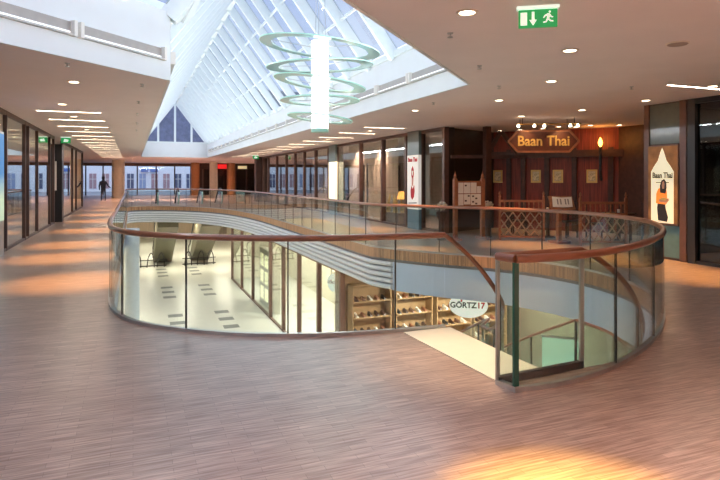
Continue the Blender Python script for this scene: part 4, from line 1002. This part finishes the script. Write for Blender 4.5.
MB().lathe([(0, LOW + .06), (.27, LOW + .06), (.27, -.3), (0, -.3)], c=(-.03, 24, 0), n=28).build('shaft', mat('pale_blue_column', (.62, .70, .80), .5), cw, True)
MB().lathe([(0, LOW), (.30, LOW), (.30, LOW + .06), (0, LOW + .06)], c=(-.03, 24, 0), n=28).build('base_ring', M_steel, cw, True)
for x_, lab in ((1.0, 'black looped guard rail on the lower floor before the dark escalator'), (4.3, 'black looped guard rail on the lower floor beside the right hand shopfronts')):
    gr_ = thing('guard_rail', lab.replace('right hand ', 'lower '), 'railing', (x_, 41.6, LOW))
    for o_ in (-.75, .1, .75):
        MB().tube(catmull([Vector((x_ + o_ + q[0], 41.4 + q[1], LOW + q[2])) for q in ((-.22, 0, 0), (-.12, 0, .7), (.05, 0, .98), (.2, 0, .7), (.25, 0, 0))], .12), .035, 8).build('rail_loop', M_black, gr_, True)
    MB().box(x_ - 1.1, x_ + 1.15, 41.5, 41.56, LOW + .05, LOW + .12).build('bottom_bar', M_black, gr_)
    MB().box(x_ - 1.1, x_ + 1.15, 41.5, 41.56, LOW + .45, LOW + .5).build('middle_bar', M_black, gr_)
# nine-cell lit display
dcab = thing('display_cabinet', 'lit display cabinet of nine square cells inside the lower shop window', 'cabinet', (5.9, 26.4, LOW))
MB().box(5.8, 6.1, 25.0, 28.0, LOW, LOW + 2.7).build('cabinet_back', mat('cabinet_body', (.45, .40, .30), .6), dcab)
for i in range(3):
    for j in range(3):
        y = 25.2 + .95 * i; z = LOW + .3 + .78 * j
        MB().box(5.77, 5.8, y, y + .6, z, z + .58).build('lit_cell', mat('lit_cell', (1, .9, .55), .5, emit=(1, .85, .5), es=1.1, noise=0), dcab)
for i, y in enumerate((21.0, 23.4)):
    shelf_unit(8.7, y, LOW, 1.9, .5, 2.2, 4, 'white shelf unit at the back of the lower level shop', M_paper, group='shelves in the lower level shop')
ra = thing('garment_rail', 'steel rail of hanging dark clothes inside the lower shop', 'rail', (6.9, 16.9, LOW))
MB().tube([(6.9, 16.6, LOW), (6.9, 16.6, LOW + 1.5), (6.9, 17.4, LOW + 1.5), (6.9, 17.4, LOW)], .02, 8).build('rail_frame', M_steel, ra)
gm_cols = [mat('garment_%s' % c[0], c[1], .9) for c in (('grey', (.3, .3, .3)), ('tan', (.5, .35, .2)), ('brown', (.2, .1, .06)))]
for k in range(6):
    y = 16.68 + .125 * k
    tag(MB().add([(6.66, y, LOW + 1.2), (6.9, y, LOW + 1.44), (7.14, y, LOW + 1.2), (7.1, y, LOW + .45), (6.7, y, LOW + .45), (6.66, y + .05, LOW + 1.2), (6.9, y + .05, LOW + 1.44), (7.14, y + .05, LOW + 1.2), (7.1, y + .05, LOW + .45), (6.7, y + .05, LOW + .45)],
        [(4, 3, 2, 1, 0), (5, 6, 7, 8, 9)] + [(i, (i + 1) % 5, 5 + (i + 1) % 5, 5 + i) for i in range(5)]).build('garment', gm_cols[k % 3]), 'garment hanging on the rail in the lower shop', 'clothing', 'garments on the lower shop rail')
# Görtz 17 signs
def oval_sign(c, n, w_, h_, lab):
    c, n = Vector(c), Vector(n).normalized(); u = Vector((0, 0, 1)).cross(n).normalized(); up = Vector((0, 0, 1))
    t = thing('oval_shop_sign', lab, 'sign', c)
    bd_ = MB().plate([(w_ / 2 * math.cos(a * math.pi / 20), h_ / 2 * math.sin(a * math.pi / 20)) for a in range(40)], c - n * .06, u, up, .06).build('sign_disc', mat('sign_white', (.92, .92, .86), .5, emit=(.95, 1, .9), es=.45, noise=0), t)
    k = w_ / .85
    text_obj('lettering', 'GÖRTZ', .175 * k, c + n * .002 - u * (.115 * k) , u, up, M_black, bd_, bold=.005 * k, xs=.97)
    text_obj('lettering', '17', .175 * k, c + n * .002 + u * (.27 * k), u, up, mat('red_letter', (.75, .03, .03), .5), bd_, bold=.006 * k)
    MB().plate([(-.018 * k, 0), (.018 * k, 0), (.022 * k, .06 * k), (-.022 * k, .06 * k)], c + n * .002 - u * (.155 * k) + up * (.075 * k), u, up, .004).build('red_mark', mat('red_letter', (0, 0, 0)), bd_)
    for s_ in (-.2, .2): MB().tube([c - n * .03 + u * (s_ * k) + up * (h_ / 2 - .03), c - n * .03 + u * (s_ * k) + up * (SLAB - c.z)], .01, 6).build('hanger', M_black, t)
    return t
cs = ray(468.5, d=12.9)
oval_sign((cs.x, cs.y, 1.65 - 127.0 / 572 * 12.9), (-.5, -.87, 0), .86, .56, 'white oval shop sign with black and red lettering hanging below the curved fascia')
oval_sign((5.86, 17.0, -1.63), (-1, -.5, 0), .6, .56, 'round white shop sign hanging inside the lower shop window')
# shoe shop shelves with shoe boxes and shoes
tanm = mat('tan_shelf', (.42, .27, .14), .6)
SHX = 0
for i, x in enumerate((6.6, 8.0, 9.4, 10.75)):
    sh = shelf_unit(x, 15.85, LOW, 1.25, .45, 2.9, 6, 'tan wooden shoe shelf against the wall of the lower shoe shop', tanm, along='x', group='shoe shelves of the lower shop')
    for k in range(2, 6):
        z = LOW + 2.87 * k / 6 + .03
        for j in range(5):
            xx = x - .5 + .22 * j
            m_ = (M_darkw, M_mull, M_paper, M_thai, M_black)[(i * 7 + k * 3 + j) % 5]
            tag(MB().add(*(lambda L_=.26: ([(xx, 15.66, z), (xx + .09, 15.66, z), (xx + .09, 15.66 + L_, z), (xx, 15.66 + L_, z), (xx + .02, 15.68, z + .05), (xx + .07, 15.68, z + .05), (xx + .08, 15.66 + L_, z + .11), (xx + .01, 15.66 + L_, z + .11)],
                [(3, 2, 1, 0), (4, 5, 6, 7), (0, 1, 5, 4), (1, 2, 6, 5), (2, 3, 7, 6), (3, 0, 4, 7)]))()).build('shoe', m_), '%s shoe on the %s board of the %s tan shoe shelf downstairs' % (('dark brown', 'chestnut', 'white', 'tan', 'black')[(i * 7 + k * 3 + j) % 5], ORD[k - 1], ORD[i]), 'shoe', 'shoes on the lower shop shelves')
for x, y, lab in ((8.6, 13.8, 'wooden sales table with shoes near the oval sign'), (10.3, 8.6, 'wooden sales table near the added green glow panel')):
    t = thing('sales_table', lab, 'table', (x, y, LOW))
    MB().box(x - .7, x + .7, y - .4, y + .4, LOW + .75, LOW + .82).build('tabletop', tanm, t)
    for sx in (-.65, .58):
        for sy in (-.35, .28): MB().box(x + sx, x + sx + .07, y + sy, y + sy + .07, LOW, LOW + .75).build('leg', tanm, t)
gl_ = ray(562, d=13.6); 
gpn = thing('added_glow_panel', 'added pale green glowing panel in the lower shop behind the stair', 'light box', (gl_.x, gl_.y, LOW))  # glowing panel added for the brightness behind the stair glass
gn = -Vector((gl_.x, gl_.y, 0)).normalized(); gu = Vector((0, 0, 1)).cross(gn)
MB().obox((gl_.x, gl_.y, -2.75), gu, (0, 0, 1), gn, .9, 1.2, .08).build('lit_face', mat('green_lit', (.7, .95, .8), .5, emit=(.45, .85, .62), es=.35, noise=0), gpn)
MB().obox((gl_.x, gl_.y, (-3.35 + LOW) / 2), gu, (0, 0, 1), gn, .9, LOW * -1 - 3.35, .1).build('stand', M_steel, gpn)
MB().obox((gl_.x, gl_.y, -2.13), gu, (0, 0, 1), gn, .94, .04, .1).build('top_cap', M_steel, gpn)
